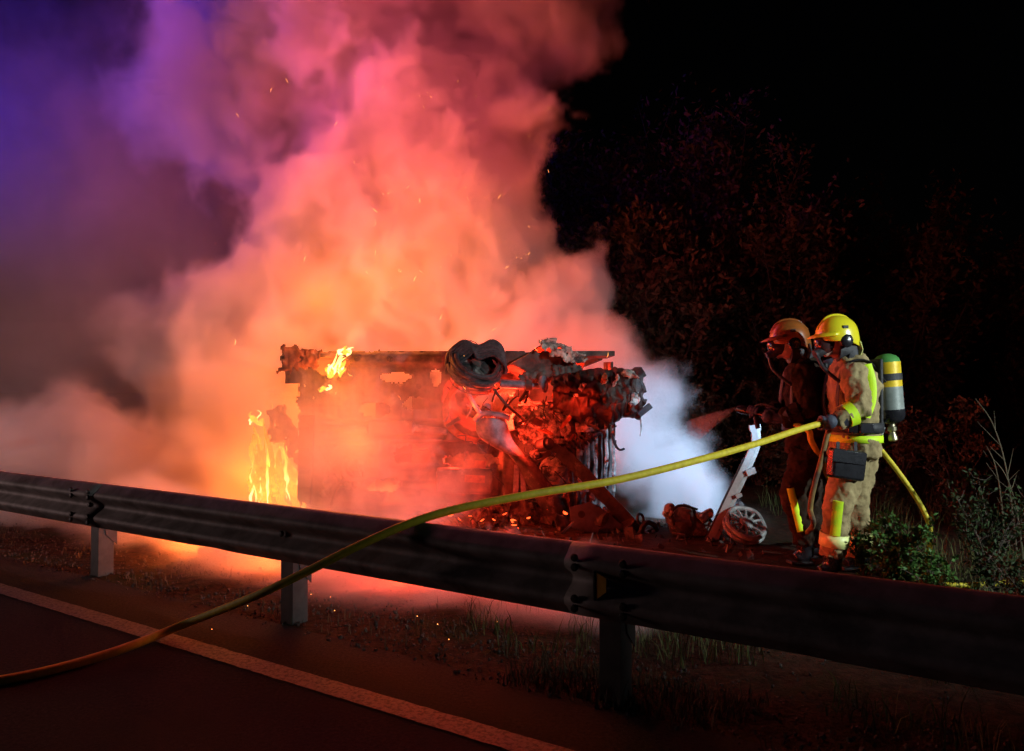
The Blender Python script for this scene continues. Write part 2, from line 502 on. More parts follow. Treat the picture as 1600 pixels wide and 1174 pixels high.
# ---------------------------------------------------------------- smoke
def make_smoke():
    x0, x1, y0, y1, z0, z1 = -9.0, 3.6, 3.6, 11.6, -0.02, 8.2
    vox = SMOKE_VOX
    me = bpy.data.meshes.new('smoke')
    o = bpy.data.objects.new('smoke', me)
    link(o)
    tag(o, 'rolling smoke plume pouring off the burning car, glowing orange and pink', 'smoke', kind='stuff')
    ng = bpy.data.node_groups.new('smoke_density', 'GeometryNodeTree')
    ng.interface.new_socket('Geometry', in_out='OUTPUT', socket_type='NodeSocketGeometry')
    L = ng.links.new

    def sock(n, i, v):
        if isinstance(v, bpy.types.NodeSocket): L(v, n.inputs[i])
        else: n.inputs[i].default_value = v

    def mt(op, a, b=None, c=None, clamp=False):
        n = ng.nodes.new('ShaderNodeMath'); n.operation = op; n.use_clamp = clamp
        sock(n, 0, a)
        if b is not None: sock(n, 1, b)
        if c is not None: sock(n, 2, c)
        return n.outputs[0]

    def vm(op, a, b=None, out=0, c=None):
        n = ng.nodes.new('ShaderNodeVectorMath'); n.operation = op
        sock(n, 0, a)
        if b is not None:
            sock(n, 3 if op == 'SCALE' else 1, b)
        if c is not None: sock(n, 2, c)
        return n.outputs[1] if op in ('LENGTH', 'DISTANCE', 'DOT_PRODUCT') else n.outputs[0]

    def nz(vec, scale, detail=4.0, rough=.55, col=False, dist=0.0):
        n = ng.nodes.new('ShaderNodeTexNoise')
        n.inputs['Scale'].default_value = scale; n.inputs['Detail'].default_value = detail
        n.inputs['Roughness'].default_value = rough; n.inputs['Distortion'].default_value = dist
        L(vec, n.inputs['Vector'])
        return n.outputs['Color'] if col else n.outputs['Fac']

    def smooth(v, a, b):
        n = ng.nodes.new('ShaderNodeMapRange'); n.interpolation_type = 'SMOOTHSTEP'
        sock(n, 'Value', v); n.inputs['From Min'].default_value = a; n.inputs['From Max'].default_value = b
        return n.outputs[0]

    pos = ng.nodes.new('GeometryNodeInputPosition').outputs[0]
    sep = ng.nodes.new('ShaderNodeSeparateXYZ'); L(pos, sep.inputs[0])
    X, Y, Z = sep.outputs
    w1 = vm('SCALE', vm('SUBTRACT', nz(pos, .55, 2.0, .5, True), (.5, .5, .5)), 1.3)
    w2 = vm('SCALE', vm('SUBTRACT', nz(pos, 1.7, 3.0, .5, True), (.5, .5, .5)), .55)
    q = vm('ADD', vm('ADD', pos, w1), w2)

    def blobs(lst, vec):
        cur = None
        for (px, py, yy, rx, ry, rz) in lst:
            c = W(px, py, yy)
            d = vm('LENGTH', vm('DIVIDE', vm('SUBTRACT', vec, tuple(c)), (rx, ry, rz)))
            v = mt('SUBTRACT', 1.0, d)
            cur = v if cur is None else mt('SMOOTH_MAX', cur, v, .18)
        return cur

    stretch = vm('MULTIPLY', q, (1.0, 1.0, .72))
    fb = nz(stretch, 1.25, 7.0, .60)
    fbs = nz(q, 4.2, 5.0, .62)
    det = mt('ADD', mt('MULTIPLY', mt('SUBTRACT', fb, .5), 1.9), mt('MULTIPLY', mt('SUBTRACT', fbs, .5), .75))

    def layer(lst, amp, t, gain, dens, vec=q):
        s = mt('ADD', blobs(lst, vec), mt('MULTIPLY', det, amp))
        return mt('MULTIPLY', mt('MULTIPLY', mt('SUBTRACT', s, t), gain, clamp=True), dens)

    plume = layer(PLUME, .72, .05, 5.0, 5.0)
    plume = mt('MULTIPLY', plume, mt('ADD', mt('MULTIPLY', smooth(X, -6.0, -2.0), .88), .12))
    puff = layer(PUFF, .66, .06, 3.2, 2.8)
    haze = layer(HAZE, .70, .02, 1.2, .27)
    veil = layer(VEIL, .8, .0, 1.4, 1.35)
    low = layer(LOW, .80, -.02, 2.4, 3.0)
    tot = mt('MAXIMUM', mt('MAXIMUM', plume, puff), mt('ADD', mt('ADD', haze, veil), low))
    # the smoke does not cross the guardrail towards the road
    side = mt('ADD', mt('MULTIPLY', mt('SUBTRACT', X, P0.x), NRM.x), mt('MULTIPLY', mt('SUBTRACT', Y, P0.y), NRM.y))
    tot = mt('MULTIPLY', tot, smooth(side, .15, .7))
    for s_, a, b in ((X, x0, x0 + 1.5), (Y, y0, y0 + .4), (Z, z1, z1 - 1.0), (Y, y1, y1 - .8), (X, x1, x1 - .4)):
        tot = mt('MULTIPLY', tot, smooth(s_, a, b))
    vc = ng.nodes.new('GeometryNodeVolumeCube')
    sock(vc, 'Density', tot)
    vc.inputs['Min'].default_value = (x0, y0, z0); vc.inputs['Max'].default_value = (x1, y1, z1)
    vc.inputs['Resolution X'].default_value = int((x1 - x0) / vox)
    vc.inputs['Resolution Y'].default_value = int((y1 - y0) / vox)
    vc.inputs['Resolution Z'].default_value = int((z1 - z0) / vox)
    m = bpy.data.materials.new('smoke')
    m.use_nodes = True
    nt = m.node_tree
    nt.nodes.remove(nt.nodes['Principled BSDF'])
    pv = nt.nodes.new('ShaderNodeVolumePrincipled')
    pv.inputs['Color'].default_value = (.97, .97, .975, 1)
    pv.inputs['Density'].default_value = 1.0
    pv.inputs['Anisotropy'].default_value = 0.1
    nt.links.new(pv.outputs[0], nt.nodes['Material Output'].inputs['Volume'])
    sm = ng.nodes.new('GeometryNodeSetMaterial')
    sm.inputs['Material'].default_value = m
    L(vc.outputs[0], sm.inputs['Geometry'])
    go = ng.nodes.new('NodeGroupOutput')
    L(sm.outputs[0], go.inputs[0])
    me.materials.append(m)
    mod = o.modifiers.new('smoke', 'NODES')
    mod.node_group = ng
    return o


SMOKE_VOX = 0.05
PLUME = [(560, 470, 9.6, 1.9, 1.0, 1.2), (720, 560, 9.6, 1.8, .9, .85), (610, 330, 9.7, 2.0, 1.1, 1.4),
         (660, 190, 9.9, 1.9, 1.2, 1.4), (560, 40, 10.1, 2.7, 1.3, 1.6), (830, 10, 10.2, 1.3, .9, 1.0),
         (390, 130, 10.2, 1.8, 1.0, 1.7), (340, 540, 9.6, 1.4, 1.0, 1.2), (640, -140, 10.2, 2.8, 1.3, 1.5), (840, 480, 9.6, .9, .8, .9), (800, 330, 9.8, .7, .8, .8)]
PUFF = [(900, 560, 9.2, 1.0, .6, .6), (985, 620, 8.9, .70, .5, .65), (1030, 710, 8.5, .62, .5, .62), (1080, 785, 8.1, .60, .5, .5), (1130, 850, 7.7, .55, .4, .34)]
HAZE = [(100, 420, 9.8, 4.5, 2.0, 4.4), (60, 720, 9.2, 4.5, 2.0, 1.5)]
VEIL = [(540, 690, 7.1, 1.3, .5, .85), (650, 770, 6.95, .85, .45, .45), (430, 640, 7.6, 1.0, .6, .9)]
LOW = [(260, 860, 6.0, 1.0, .55, .36), (420, 880, 5.5, .9, .5, .34), (600, 915, 4.9, .9, .5, .26), (780, 935, 4.6, .8, .5, .22), (900, 950, 4.3, .5, .4, .16),
       (360, 830, 7.4, 1.9, .9, .55), (580, 850, 6.7, 1.2, .7, .38), (160, 740, 8.4, 2.2, 1.0, .8)]
make_smoke()

# ---------------------------------------------------------------- guardrail
def make_guardrail():
    root = thing('guardrail', 'long weathered steel guardrail on posts along the edge of the road', 'guardrail', rp(0, 0))
    ztop, zc = .655, .50
    prof = [(-.003, .655), (.012, .652), (.030, .640), (.062, .606), (.080, .592), (.082, .572), (.070, .556), (.020, .524), (.006, .512),
            (.004, .500), (.006, .488), (.020, .476), (.070, .444), (.082, .428), (.080, .408), (.062, .394), (.030, .360), (.014, .348), (-.002, .344)]
    rr = random.Random(3)

    def beam(t0, t1, off):
        vs, fs = [], []
        n = max(6, int((t1 - t0) / .12))
        k = len(prof)
        for i in range(n + 1):
            t = t0 + (t1 - t0) * i / n
            for (d, z) in prof:
                w = .004 * mnoise.noise(Vector((t * 1.3, z * 6, 0)))
                # a few dents along the lower edge
                dent = .016 * max(0, mnoise.noise(Vector((t * 2.1 + 40, 0, 0))) - .25) if z < .40 else 0
                vs.append(rp(t, -(.075 + d + w + off), z + dent))
        for i in range(n):
            for j in range(k - 1):
                a = i * k + j
                fs.append((a, a + 1, a + k + 1, a + k))
        o = mesh_obj('rail_beam', vs, fs, M['galv'], root, smooth=True)
        m = o.modifiers.new('thickness', 'SOLIDIFY'); m.thickness = .004; m.offset = -1
        return o

    def bolt(parent, t, d, z):
        MB().lathe(rp(t, d, z), -NRM, [(-.004, .006), (-.004, .017), (.004, .017), (.009, .012), (.010, .001)], 10).build('bolt', M['bolt'], parent)

    # three metre-long lapped sections; each lap sits on a post
    laps = [-20.0, -16.0, -12.0, -8.0, -4.0, 0.0, 4.0]
    for i in range(len(laps) - 1):
        b = beam(laps[i] - .16, laps[i + 1] + .16, .005 * (i % 2))
        if laps[i + 1] >= -12:
            for zz in (.605, .585 - .02, .435, .415 - .02):
                for s in (-.11, .11):
                    bolt(b, laps[i + 1] + s, -(.075 + .076 + .012), zz)
    t = -20.0
    while t < 3.0:
        foot = rp(t, .0)
        po = MB()
        # C section, open towards the far right
        a, w, th = .10, .055, .005
        out = [(-a / 2, -w), (-a / 2, w), (-a / 2 + th, w), (-a / 2 + th, -w + th), (a / 2 - th, -w + th), (a / 2 - th, w), (a / 2, w), (a / 2, -w)]
        vs = []
        for z in (-.25, .60):
            for (u, v) in out:
                vs.append(rp(t + u * 1.0, v, z))
        k = len(out)
        fs = [tuple(range(k))[::-1], tuple(range(k, 2 * k))] + [(i, (i + 1) % k, k + (i + 1) % k, k + i) for i in range(k)]
        po.add(vs, fs)
        p = po.build('post', M['galv_post'], root, smooth=False, bevel=.0015)
        # spacer bracket between post and beam, cut on a slant at its lower outer corner
        sp = MB()
        sp.plate([rp(t + .053, -.06, .59), rp(t + .053, .075, .59), rp(t + .053, .075, .20), rp(t + .053, -.005, .28)], D * .004)
        sp.plate([rp(t - .045, -.072, .62), rp(t + .045, -.072, .62), rp(t + .045, -.072, .36), rp(t - .045, -.072, .36)], NRM * .012)
        sp.build('bracket', M['galv_post'], root, smooth=False)
        bolt(root, t, -.094, .50)
        t += 2.0
    for t in (-8.0, 0.0):
        rf = MB().plate([rp(t - .012, -.150, .555), rp(t + .032, -.150, .535), rp(t + .032, -.150, .48), rp(t - .012, -.150, .445)], NRM * -.006)
        r_ = rf.build('reflector', M['amber'], root, smooth=False)
        MB().box(rp(t - .022, -.135, .50), (.006, .05, .12), (0, 0, math.atan2(D.y, D.x))).build('reflector_bracket', M['galv_post'], r_)
    return root


make_guardrail()


# ---------------------------------------------------------------- fire hose
def catmull(pts, n=10):
    pts = [Vector(p) for p in pts]
    out = []
    for i in range(len(pts) - 1):
        p0, p1, p2, p3 = pts[max(i - 1, 0)], pts[i], pts[i + 1], pts[min(i + 2, len(pts) - 1)]
        for j in range(n):
            t = j / n
            out.append(.5 * ((2 * p1) + (p2 - p0) * t + (2 * p0 - 5 * p1 + 4 * p2 - p3) * t * t + (3 * p1 - p0 - 3 * p2 + p3) * t ** 3))
    out.append(pts[-1])
    return out


HR = .0215
def gp(px, py, z):
    """point seen at this pixel on the horizontal plane z"""
    a = W(px, py, 1.0)
    d = a - Vector((0, 0, CAM_H))
    return Vector((0, 0, CAM_H)) + d * ((z - CAM_H) / d.z)


hand1 = W(1288, 661, 5.20)
hose_pts = [gp(-420, 1120, HR), gp(-150, 1085, HR), gp(40, 1056, HR), gp(180, 1018, HR + .005), gp(290, 975, .06), W(400, 931, 3.78), W(480, 893, 3.72),
            W(560, 853, 3.70), W(640, 818, 3.74), W(720, 794, 3.82), W(840, 771, 3.98), W(960, 751, 4.2), W(1080, 722, 4.5), W(1180, 694, 4.85),
            W(1250, 671, 5.1), hand1, W(1306, 662, 5.3), W(1330, 672, 5.5), W(1352, 685, 5.72)]
hp = catmull(hose_pts, 8)
h = MB().tube(hp, HR, 12).build('fire_hose', M['hose'], None, origin=tuple(gp(180, 1018, 0)))
tag(h, 'taut yellow fire hose lifted off the road and over the guardrail to a gloved hand', 'hose', 'fire hoses')
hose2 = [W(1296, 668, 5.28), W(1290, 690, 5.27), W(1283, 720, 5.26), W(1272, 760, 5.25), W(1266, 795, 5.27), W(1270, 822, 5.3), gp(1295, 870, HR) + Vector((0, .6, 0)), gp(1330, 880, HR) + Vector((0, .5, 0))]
h = MB().tube(catmull(hose2, 8), .018, 10).build('fire_hose', M['hose_shaded'], None, origin=tuple(gp(1330, 880, 0)))
tag(h, 'shade-darkened hose hanging in a bend from the gloved hand down past the knees', 'hose', 'fire hoses')
hose3 = [W(1362, 690, 5.66), W(1376, 703, 5.62), W(1400, 733, 5.55), W(1425, 768, 5.5), W(1444, 800, 5.45), W(1453, 830, 5.4), gp(1449, 880, .10), gp(1440, 905, HR), gp(1500, 915, HR), gp(1640, 905, HR)]
h = MB().tube(catmull(hose3, 8), .018, 10).build('fire_hose', M['hose'], None, origin=tuple(gp(1440, 905, 0)))
tag(h, 'thin yellow hose drooping from the belt of the firefighter to the bush behind him', 'hose', 'fire hoses')

# ---------------------------------------------------------------- burning car on its side, underside towards the road
CARY = 7.6
def U(px, py, dy=0.0):
    return W(px, py, CARY) + Vector((0, dy, 0))


def sstep(x, a, b):
    t = min(1, max(0, (x - a) / (b - a)))
    return t * t * (3 - 2 * t)


def make_car():
    base = U(700, 812); base.z = 0.0
    root = thing('burning_car', 'burnt out car lying on its side with its charred underside towards the road', 'car', tuple(base))
    # --- floor pan: stamped sheet with tunnel, ribs, wells and burnt holes
    nx, ny = 210, 108
    xa, xb, ya, yb = 440.0, 966.0, 546.0, 818.0
    holes = [(520, 572, 30, 18), (585, 640, 26, 12), (735, 722, 42, 13), (640, 712, 30, 14), (770, 635, 42, 20), (840, 612, 36, 16), (825, 700, 17, 13), (545, 742, 22, 26), (870, 760, 12, 20), (650, 630, 22, 10), (620, 590, 26, 8), (600, 760, 26, 10), (680, 590, 10, 14)]

    def depth(px, py):
        d = .0
        d += .10 * sstep(py, 655, 662) * (1 - sstep(py, 684, 691)) * (1 - sstep(px, 690, 700)) * sstep(px, 500, 510)          # tunnel
        d -= .05 * sstep(py, 548, 556) * (1 - sstep(py, 566, 574)) * (1 - sstep(px, 690, 700))                               # sill
        d -= .05 * sstep(py, 776, 784) * (1 - sstep(py, 796, 804)) * (1 - sstep(px, 780, 800))
        e = math.hypot((px - 770) / 78, (py - 622) / 55)
        d += .30 * (1 - sstep(e, .80, 1.02))                                                                                # wheel housing
        e = max(abs(px - 690) / 98, abs(py - 738) / 50)
        d += .13 * (1 - sstep(e, .88, 1.0))                                                                                 # tank recess
        if px > 880:
            d += .018 * math.sin(px * .52) * sstep(px, 880, 900) * sstep(py, 650, 665)
            d += .05
        if px < 690 and 575 < py < 655:
            d += .012 * (1 if math.sin(px * .16) > .3 else 0)
        if 500 < px < 680 and 692 < py < 775:
            d += .014 * (1 if math.sin(py * .30) > .2 else 0)
        v = Vector((px * .02, py * .02, 3.1))
        d += .030 * mnoise.fractal(v, 1.0, 2.0, 4) + .012 * mnoise.noise(v * 5)
        return d

    idx, vs, fs = {}, [], []

    def solid(px, py):
        n = mnoise.noise(Vector((px * .06, py * .06, 9))) * .32 + mnoise.noise(Vector((px * .2, py * .2, 4))) * .14
        for (hx, hy, rx, ry) in holes:
            if math.hypot((px - hx) / rx, (py - hy) / ry) + n < 1: return False
        edge = min(px - xa, xb - px, (py - ya) * 1.6, (yb - py) * 2)
        if edge < 5 + n * 16: return False
        # right end is cut back above the bumper block
        if py < 590 + n * 12 and px > 905 - (575 - py) * .5: return False
        # left end: burnt away below
        if px < 466 + n * 26 and py > 600: return False
        return True

    for j in range(ny):
        for i in range(nx):
            px, py = xa + (xb - xa) * i / (nx - 1), ya + (yb - ya) * j / (ny - 1)
            idx[i, j] = len(vs)
            vs.append(U(px, py, depth(px, py)))
    for j in range(ny - 1):
        for i in range(nx - 1):
            px, py = xa + (xb - xa) * (i + .5) / (nx - 1), ya + (yb - ya) * (j + .5) / (ny - 1)
            if solid(px, py):
                fs.append((idx[i, j], idx[i, j + 1], idx[i + 1, j + 1], idx[i + 1, j]))
    o = mesh_obj('floor_pan', vs, fs, M['scorch'], root, smooth=True)
    m = o.modifiers.new('thickness', 'SOLIDIFY'); m.thickness = .008; m.offset = -1
    for (px, py) in ((560, 561), (612, 562), (655, 604), (610, 561), (500, 700), (655, 770), (586, 775)):
        MB().lathe(U(px, py, -.055 if py < 570 else -.02), (0, -1, 0), [(0, .028), (.012, .028), (.012, .016), (-.006, .014)], 14).build('drain_plug', M['soot'], o)

    # --- shell behind it (roof away from the road)
    zt, zb = U(600, 548).z, U(600, 814).z
    zb = max(zb, .02)
    xl, xr = U(440, 600).x, U(962, 600).x
    def shell(name, pts, thick, mat):
        return MB().plate(pts, thick).noise(.02, 3.0, 5).build(name, mat, root, smooth=False)
    for nm, z, s in (('upper_side', zt, -1), ('lower_side', zb, 1)):
        mb = MB()
        prof = [(xl, .06), (xl, .62), (xl + .75, .80), (xr - .1, .86), (xr, .70), (xr, .06), (xr - .42, .06), (xr - .50, .30), (xr - .78, .36), (xr - 1.05, .30), (xr - 1.14, .06),
                (xl + 1.0, .06), (xl + .92, .30), (xl + .64, .36), (xl + .36, .28), (xl + .28, .06)]
        mb.plate([Vector((x, CARY + d, z)) for x, d in prof], (0, 0, s * .05))
        side = mb.build(nm, M['scorch'], root, smooth=False)
        for (x0, x1, w) in ((xl + .80, xl + 1.15, .05), (xl + 1.85, xl + 1.80, .07), (xr - .75, xr - .80, .07), (xr - .06, xr - .40, .08)):
            MB().tube([Vector((x0, CARY + .80, z + s * .03)), Vector(((x0 + x1) / 2, CARY + 1.1, z + s * .10)), Vector((x1, CARY + 1.42, z + s * .18))], w / 2, 6).build('pillar', M['soot'], root)
    rf = []
    for i in range(13):
        x = xl + 1.10 + (xr - .35 - xl - 1.10) * i / 12
        rf.append(x)
    vs2, fs2 = [], []
    for x in rf:
        for j in range(9):
            k = j / 8
            z = zb + .17 + (zt - zb - .34) * k
            vs2.append(Vector((x, CARY + 1.42 + .06 * math.sin(k * math.pi) + .03 * mnoise.noise(Vector((x * 3, z * 3, 1))), z)))
    for i in range(12):
        for j in range(8):
            a = i * 9 + j
            fs2.append((a, a + 1, a + 10, a + 9))
    o = mesh_obj('roof', vs2, fs2, M['scorch'], root, smooth=True)
    m = o.modifiers.new('thickness', 'SOLIDIFY'); m.thickness = .01
    MB().plate([Vector((xl, CARY + .60, zb + .04)), Vector((xl + .78, CARY + .80, zb + .06)), Vector((xl + .78, CARY + .80, zt - .06)), Vector((xl, CARY + .60, zt - .04))], (0, .015, 0)).noise(.04, 2.5, 2).build('hood', M['scorch'], root, smooth=False)
    MB().plate([Vector((xr, CARY + .10, zb + .04)), Vector((xr, CARY + .84, zb + .04)), Vector((xr, CARY + .84, zt - .10)), Vector((xr, CARY + .10, zt - .10))], (-.02, 0, 0)).noise(.03, 3, 4).build('tail_panel', M['char'], root, smooth=False)
    # seat frames inside the cabin
    for px in (610, 690):
        sb = MB()
        for zz in (.35, .62, 1.05, 1.32):
            sb.tube([Vector((U(px, 600).x, CARY + .25, zz)), Vector((U(px, 600).x + .05, CARY + .75, zz)), Vector((U(px, 600).x + .25, CARY + 1.15, zz))], .015, 6)
        sb.build('seat_frame', M['soot'], root)

    def ragged(name, poly, dy, mat, seed, amp=.03, step=2.0):
        xs = [p[0] for p in poly]; ys = [p[1] for p in poly]
        nx_, ny_ = int((max(xs) - min(xs) + 16) / step), int((max(ys) - min(ys) + 16) / step)
        def inside(x, y):
            c = False
            for a_, b_ in zip(poly, poly[1:] + poly[:1]):
                if (a_[1] > y) != (b_[1] > y) and x < (b_[0] - a_[0]) * (y - a_[1]) / (b_[1] - a_[1] + 1e-9) + a_[0]: c = not c
            return c
        vs_, fs_, ix_ = [], [], {}
        def vert(i_, j_):
            if (i_, j_) not in ix_:
                x, y = min(xs) - 8 + i_ * step, min(ys) - 8 + j_ * step
                n_ = mnoise.noise_vector(Vector((x * .06, y * .06, seed))) * amp + mnoise.noise_vector(Vector((x * .2, y * .2, seed))) * amp * .5
                ix_[i_, j_] = len(vs_); vs_.append(U(x, y, dy) + n_ + Vector((0, -amp * 1.4 * abs(mnoise.noise(Vector((x * .1, y * .03, seed + 4)))), 0)))
            return ix_[i_, j_]
        for i_ in range(nx_):
            for j_ in range(ny_):
                x, y = min(xs) - 8 + (i_ + .5) * step, min(ys) - 8 + (j_ + .5) * step
                e_ = mnoise.noise_vector(Vector((x * .11, y * .11, seed + 9))) * 7
                hole_ = mnoise.noise(Vector((x * .09, y * .09, seed + 20)))
                if inside(x + e_.x, y + e_.y) and hole_ < .45:
                    fs_.append((vert(i_, j_), vert(i_, j_ + 1), vert(i_ + 1, j_ + 1), vert(i_ + 1, j_)))
        o_ = mesh_obj(name, vs_, fs_, mat, root, smooth=True)
        m_ = o_.modifiers.new('thickness', 'SOLIDIFY'); m_.thickness = .007
        return o_

    # --- front end: upright dark beam, torn wing, loose cables
    pl = MB().box(U(482, 716, -.10), (.135, .06, .86), (0, R(1.5), 0)); pl.noise(.012, 5, 2)
    for py in (668, 700, 735, 762):
        pl.box(U(482, py, -.14), (.10, .02, .04), (0, 0, 0))
    pl.build('cross_beam', M['soot'], root, smooth=False, bevel=.006)
    ragged('wing_panel', [(440, 541), (455, 539), (505, 546), (500, 574), (466, 578), (436, 582), (446, 560)], -.06, M['rust'], 3)
    ragged('bumper_fragment', [(420, 642), (448, 636), (458, 672), (474, 690), (464, 722), (438, 694), (418, 680)], .0, M['soot'], 8, .05)
    ragged('bumper_fragment', [(500, 700), (540, 690), (570, 720), (560, 780), (520, 800), (498, 770)], .03, M['char'], 5, .06)
    MB().tube(catmull([U(522, 786, -.12), U(532, 762, -.16), U(542, 749, -.18), U(570, 746, -.14), U(600, 742, -.06)], 6), .016, 8).build('brake_pipe', M['char'], root)
    MB().tube(catmull([U(568, 742, -.15), U(565, 731, -.16), U(563, 724, -.17)], 4), .008, 6).build('brake_pipe', M['char'], root)
    MB().tube(catmull([U(500, 668, .02), U(560, 671, .0), U(640, 669, .0), U(700, 676, .0)], 6), .034, 10).noise(.01, 7, 1).build('exhaust_pipe', M['char'], root)
    MB().lathe(U(612, 669, .0), (1, 0, .02), [(-.24, .03), (-.21, .075), (.21, .075), (.24, .03)], 16).noise(.012, 6, 1).build('silencer', M['char'], root)

    # --- tank and panels low in the middle
    tk = MB().box(U(725, 752, .06), (.56, .16, .24)).noise(.03, 4, 3)
    t_ = tk.build('fuel_tank', M['char'], root, smooth=False, bevel=.03)
    MB().box(U(742, 748, -.03), (.20, .02, .07), (0, R(3), 0)).build('tank_strap', M['rust'], t_, smooth=False)
    bt = MB().box(U(742, 725, -.02), (.22, .03, .075), (0, R(4), 0)).build('heat_shield', M['rust'], root, smooth=False, bevel=.004)
    for px, a in ((806, 3), (818, -2)):
        b = MB().box(U(px, 765, -.10), (.055, .04, .50), (0, R(a), 0)).noise(.010, 6, px)
        b.build('brace', M['bluegrey'], root, smooth=False, bevel=.006)
    for (px, py, sx, sz) in ((845, 672, .24, .17), (862, 655, .20, .09), (830, 645, .18, .05), (846, 795, .26, .17)):
        MB().box(U(px, py, -.02), (sx, .03, sz), (R(10), R(6), R(4))).noise(.03, 6, px).build('crumpled_bracket', M['ashy'], root, smooth=False, bevel=.004)

    # --- wheel housing rim, torn arch on top
    arc = [U(718, 600, -.06), U(702, 618, -.04), U(697, 642, -.02), U(702, 665, -.02), U(722, 682, -.02), U(748, 690, .0)]
    MB().tube(catmull(arc, 5), [(.02, .035)] * 26, 8).noise(.012, 8, 4).build('housing_rim', M['rust'], root)
    vs3, fs3 = [], []
    n = 22
    for i in range(n + 1):
        k = i / n
        px = 792 + 124 * k
        py = 574 - 44 * math.sin(min(1, k * 1.25) * math.pi * .5) + 62 * max(0, k - .42) ** 1.25
        for j in range(7):
            v = U(px, py, -.03 + .10 * j)
            v.z += -.02 * j * j * .3 + .035 * mnoise.noise(v * 5)
            vs3.append(v)
    for i in range(n):
        for j in range(6):
            a = i * 7 + j
            fs3.append((a, a + 1, a + 8, a + 7))
    o = mesh_obj('wheel_arch', vs3, fs3, M['rust'], root, smooth=True)
    m = o.modifiers.new('thickness', 'SOLIDIFY'); m.thickness = .012
    ragged('torn_panel', [(836, 531), (853, 526), (874, 534), (900, 549), (918, 563), (904, 568), (884, 564), (866, 558), (850, 548)], -.10, M['ashy'], 3, .025)
    ragged('inner_panel', [(812, 585), (850, 574), (905, 566), (918, 582), (870, 596), (820, 604)], .0, M['scorch'], 6, .035)
    ragged('inner_panel', [(800, 640), (850, 632), (890, 640), (886, 690), (840, 700), (806, 680)], -.02, M['ashy'], 11, .05)
    ragged('splash_shield', [(700, 790), (760, 776), (850, 782), (880, 810), (820, 822), (720, 818)], -.14, M['char'], 14, .05)
    # --- upper wheel: slumped tyre carcass, rim, brake drum, driveshaft
    wc = U(742, 578, -.30)
    ax = Vector((.35, -.62, .72)).normalized()
    wh = thing_child('wheel', root)
    ty = MB()
    for k, (off, r1, r2) in enumerate(((-.05, .215, .030), (-.015, .232, .034), (.025, .236, .034), (.06, .226, .030), (.09, .21, .024), (.0, .205, .03))):
        ty.torus(wc + ax * off + Vector((.004 * k, 0, 0)), ax, r1, r2, 40, 8, .016, k)
    ty.build('tyre', M['tyre_ash'], wh)
    wires = MB()
    for k in range(7):
        wires.torus(wc + ax * (-.10 + .035 * k) + Vector((rng.uniform(-.015, .015), 0, rng.uniform(-.02, .02))), ax, .20 + rng.uniform(-.02, .05), .005, 40, 5, .022, k + 20)
    wires.build('bead_wire', M['soot'], wh)
    # slumped upper lobes of the carcass
    lob = MB()
    for k in range(6):
        lob.tube(catmull([U(703 + k * 2, 586 - k, -.34), U(706 + k * 4, 556 + k * 2, -.37), U(728 + k * 3, 538 + k * 3, -.38), U(750, 545 + k * 3.4, -.36), U(772, 537 + k * 4, -.34), U(785 + k, 548 + k * 5, -.30), U(789, 570 + k * 3, -.26)], 5), .022, 8)
    lob.noise(.008, 12, 2).build('tread', M['tyre_ash'], wh)
    MB().lathe(wc, ax, [(-.06, .04), (-.06, .13), (-.04, .155), (.03, .155), (.04, .12), (.05, .06), (.09, .05), (.10, .02)], 24).noise(.008, 9, 1).build('rim', M['char'], wh)
    sp = MB()
    for k in range(5):
        q = k * 2 * math.pi / 5
        a = ax.orthogonal().normalized(); b = ax.cross(a)
        d = a * math.cos(q) + b * math.sin(q)
        sp.tube([wc + ax * .05, wc + d * .10 + ax * .045, wc + d * .205], .018, 6)
    sp.build('spoke', M['soot'], wh)
    ds = MB().tube([U(782, 600, -.22), U(820, 602, -.18)], .042, 12).tube([U(818, 602, -.18), U(850, 604, -.15)], .026, 12)
    d_ = ds.build('driveshaft', M['bluegrey'], root)
    MB().lathe(U(826, 602, -.18), (1, 0, -.02), [(-.03, .03), (-.03, .055), (.03, .055), (.03, .03)], 14).build('joint', M['char'], d_)
    MB().lathe(U(848, 601, -.16), (1, -.5, .1), [(-.012, .03), (-.012, .085), (.012, .085), (.012, .03)], 18).build('brake_disc', M['bluegrey'], d_)
    MB().tube(catmull([U(724, 586, -.36), U(731, 606, -.37), U(742, 628, -.34), U(752, 644, -.30)], 5), .021, 8).build('steering_arm', M['bluegrey'], root)
    MB().tube(catmull([U(772, 608, -.24), U(788, 628, -.24), U(806, 645, -.22), U(822, 658, -.20)], 5), .014, 8).build('track_rod', M['soot'], root)
    MB().tube(catmull([U(770, 628, -.15), U(776, 612, -.16), U(790, 600, -.18)], 5), .012, 8).build('track_rod', M['soot'], root)

    # --- blue-grey pressed arm running down from the wheel
    arm = []
    left = [(744, 652), (742, 668), (748, 684), (772, 698), (792, 708), (808, 728), (818, 748), (834, 776), (848, 800)]
    right = [(790, 650), (796, 668), (800, 682), (808, 694), (824, 712), (842, 732), (856, 752), (872, 776), (886, 798)]
    vs4, fs4 = [], []
    for (a, b) in zip(left, right):
        for j in range(7):
            k = j / 6
            px, py = a[0] + (b[0] - a[0]) * k, a[1] + (b[1] - a[1]) * k
            v = U(px, py, -.20 - .07 * math.sin(k * math.pi) + .02 * mnoise.noise(Vector((px * .08, py * .08, 0))))
            vs4.append(v)
    for i in range(len(left) - 1):
        for j in range(6):
            a = i * 7 + j
            fs4.append((a, a + 7, a + 8, a + 1))
    vs4b, vs4 = vs4[7 * 4:], vs4[:7 * 5]
    fs4 = [f for f in fs4 if max(f) < len(vs4)]
    ob = mesh_obj('arm_extension', [v + Vector((.01, .006, .004)) for v in vs4b], [f for f in fs4], M['char'], root, smooth=True)
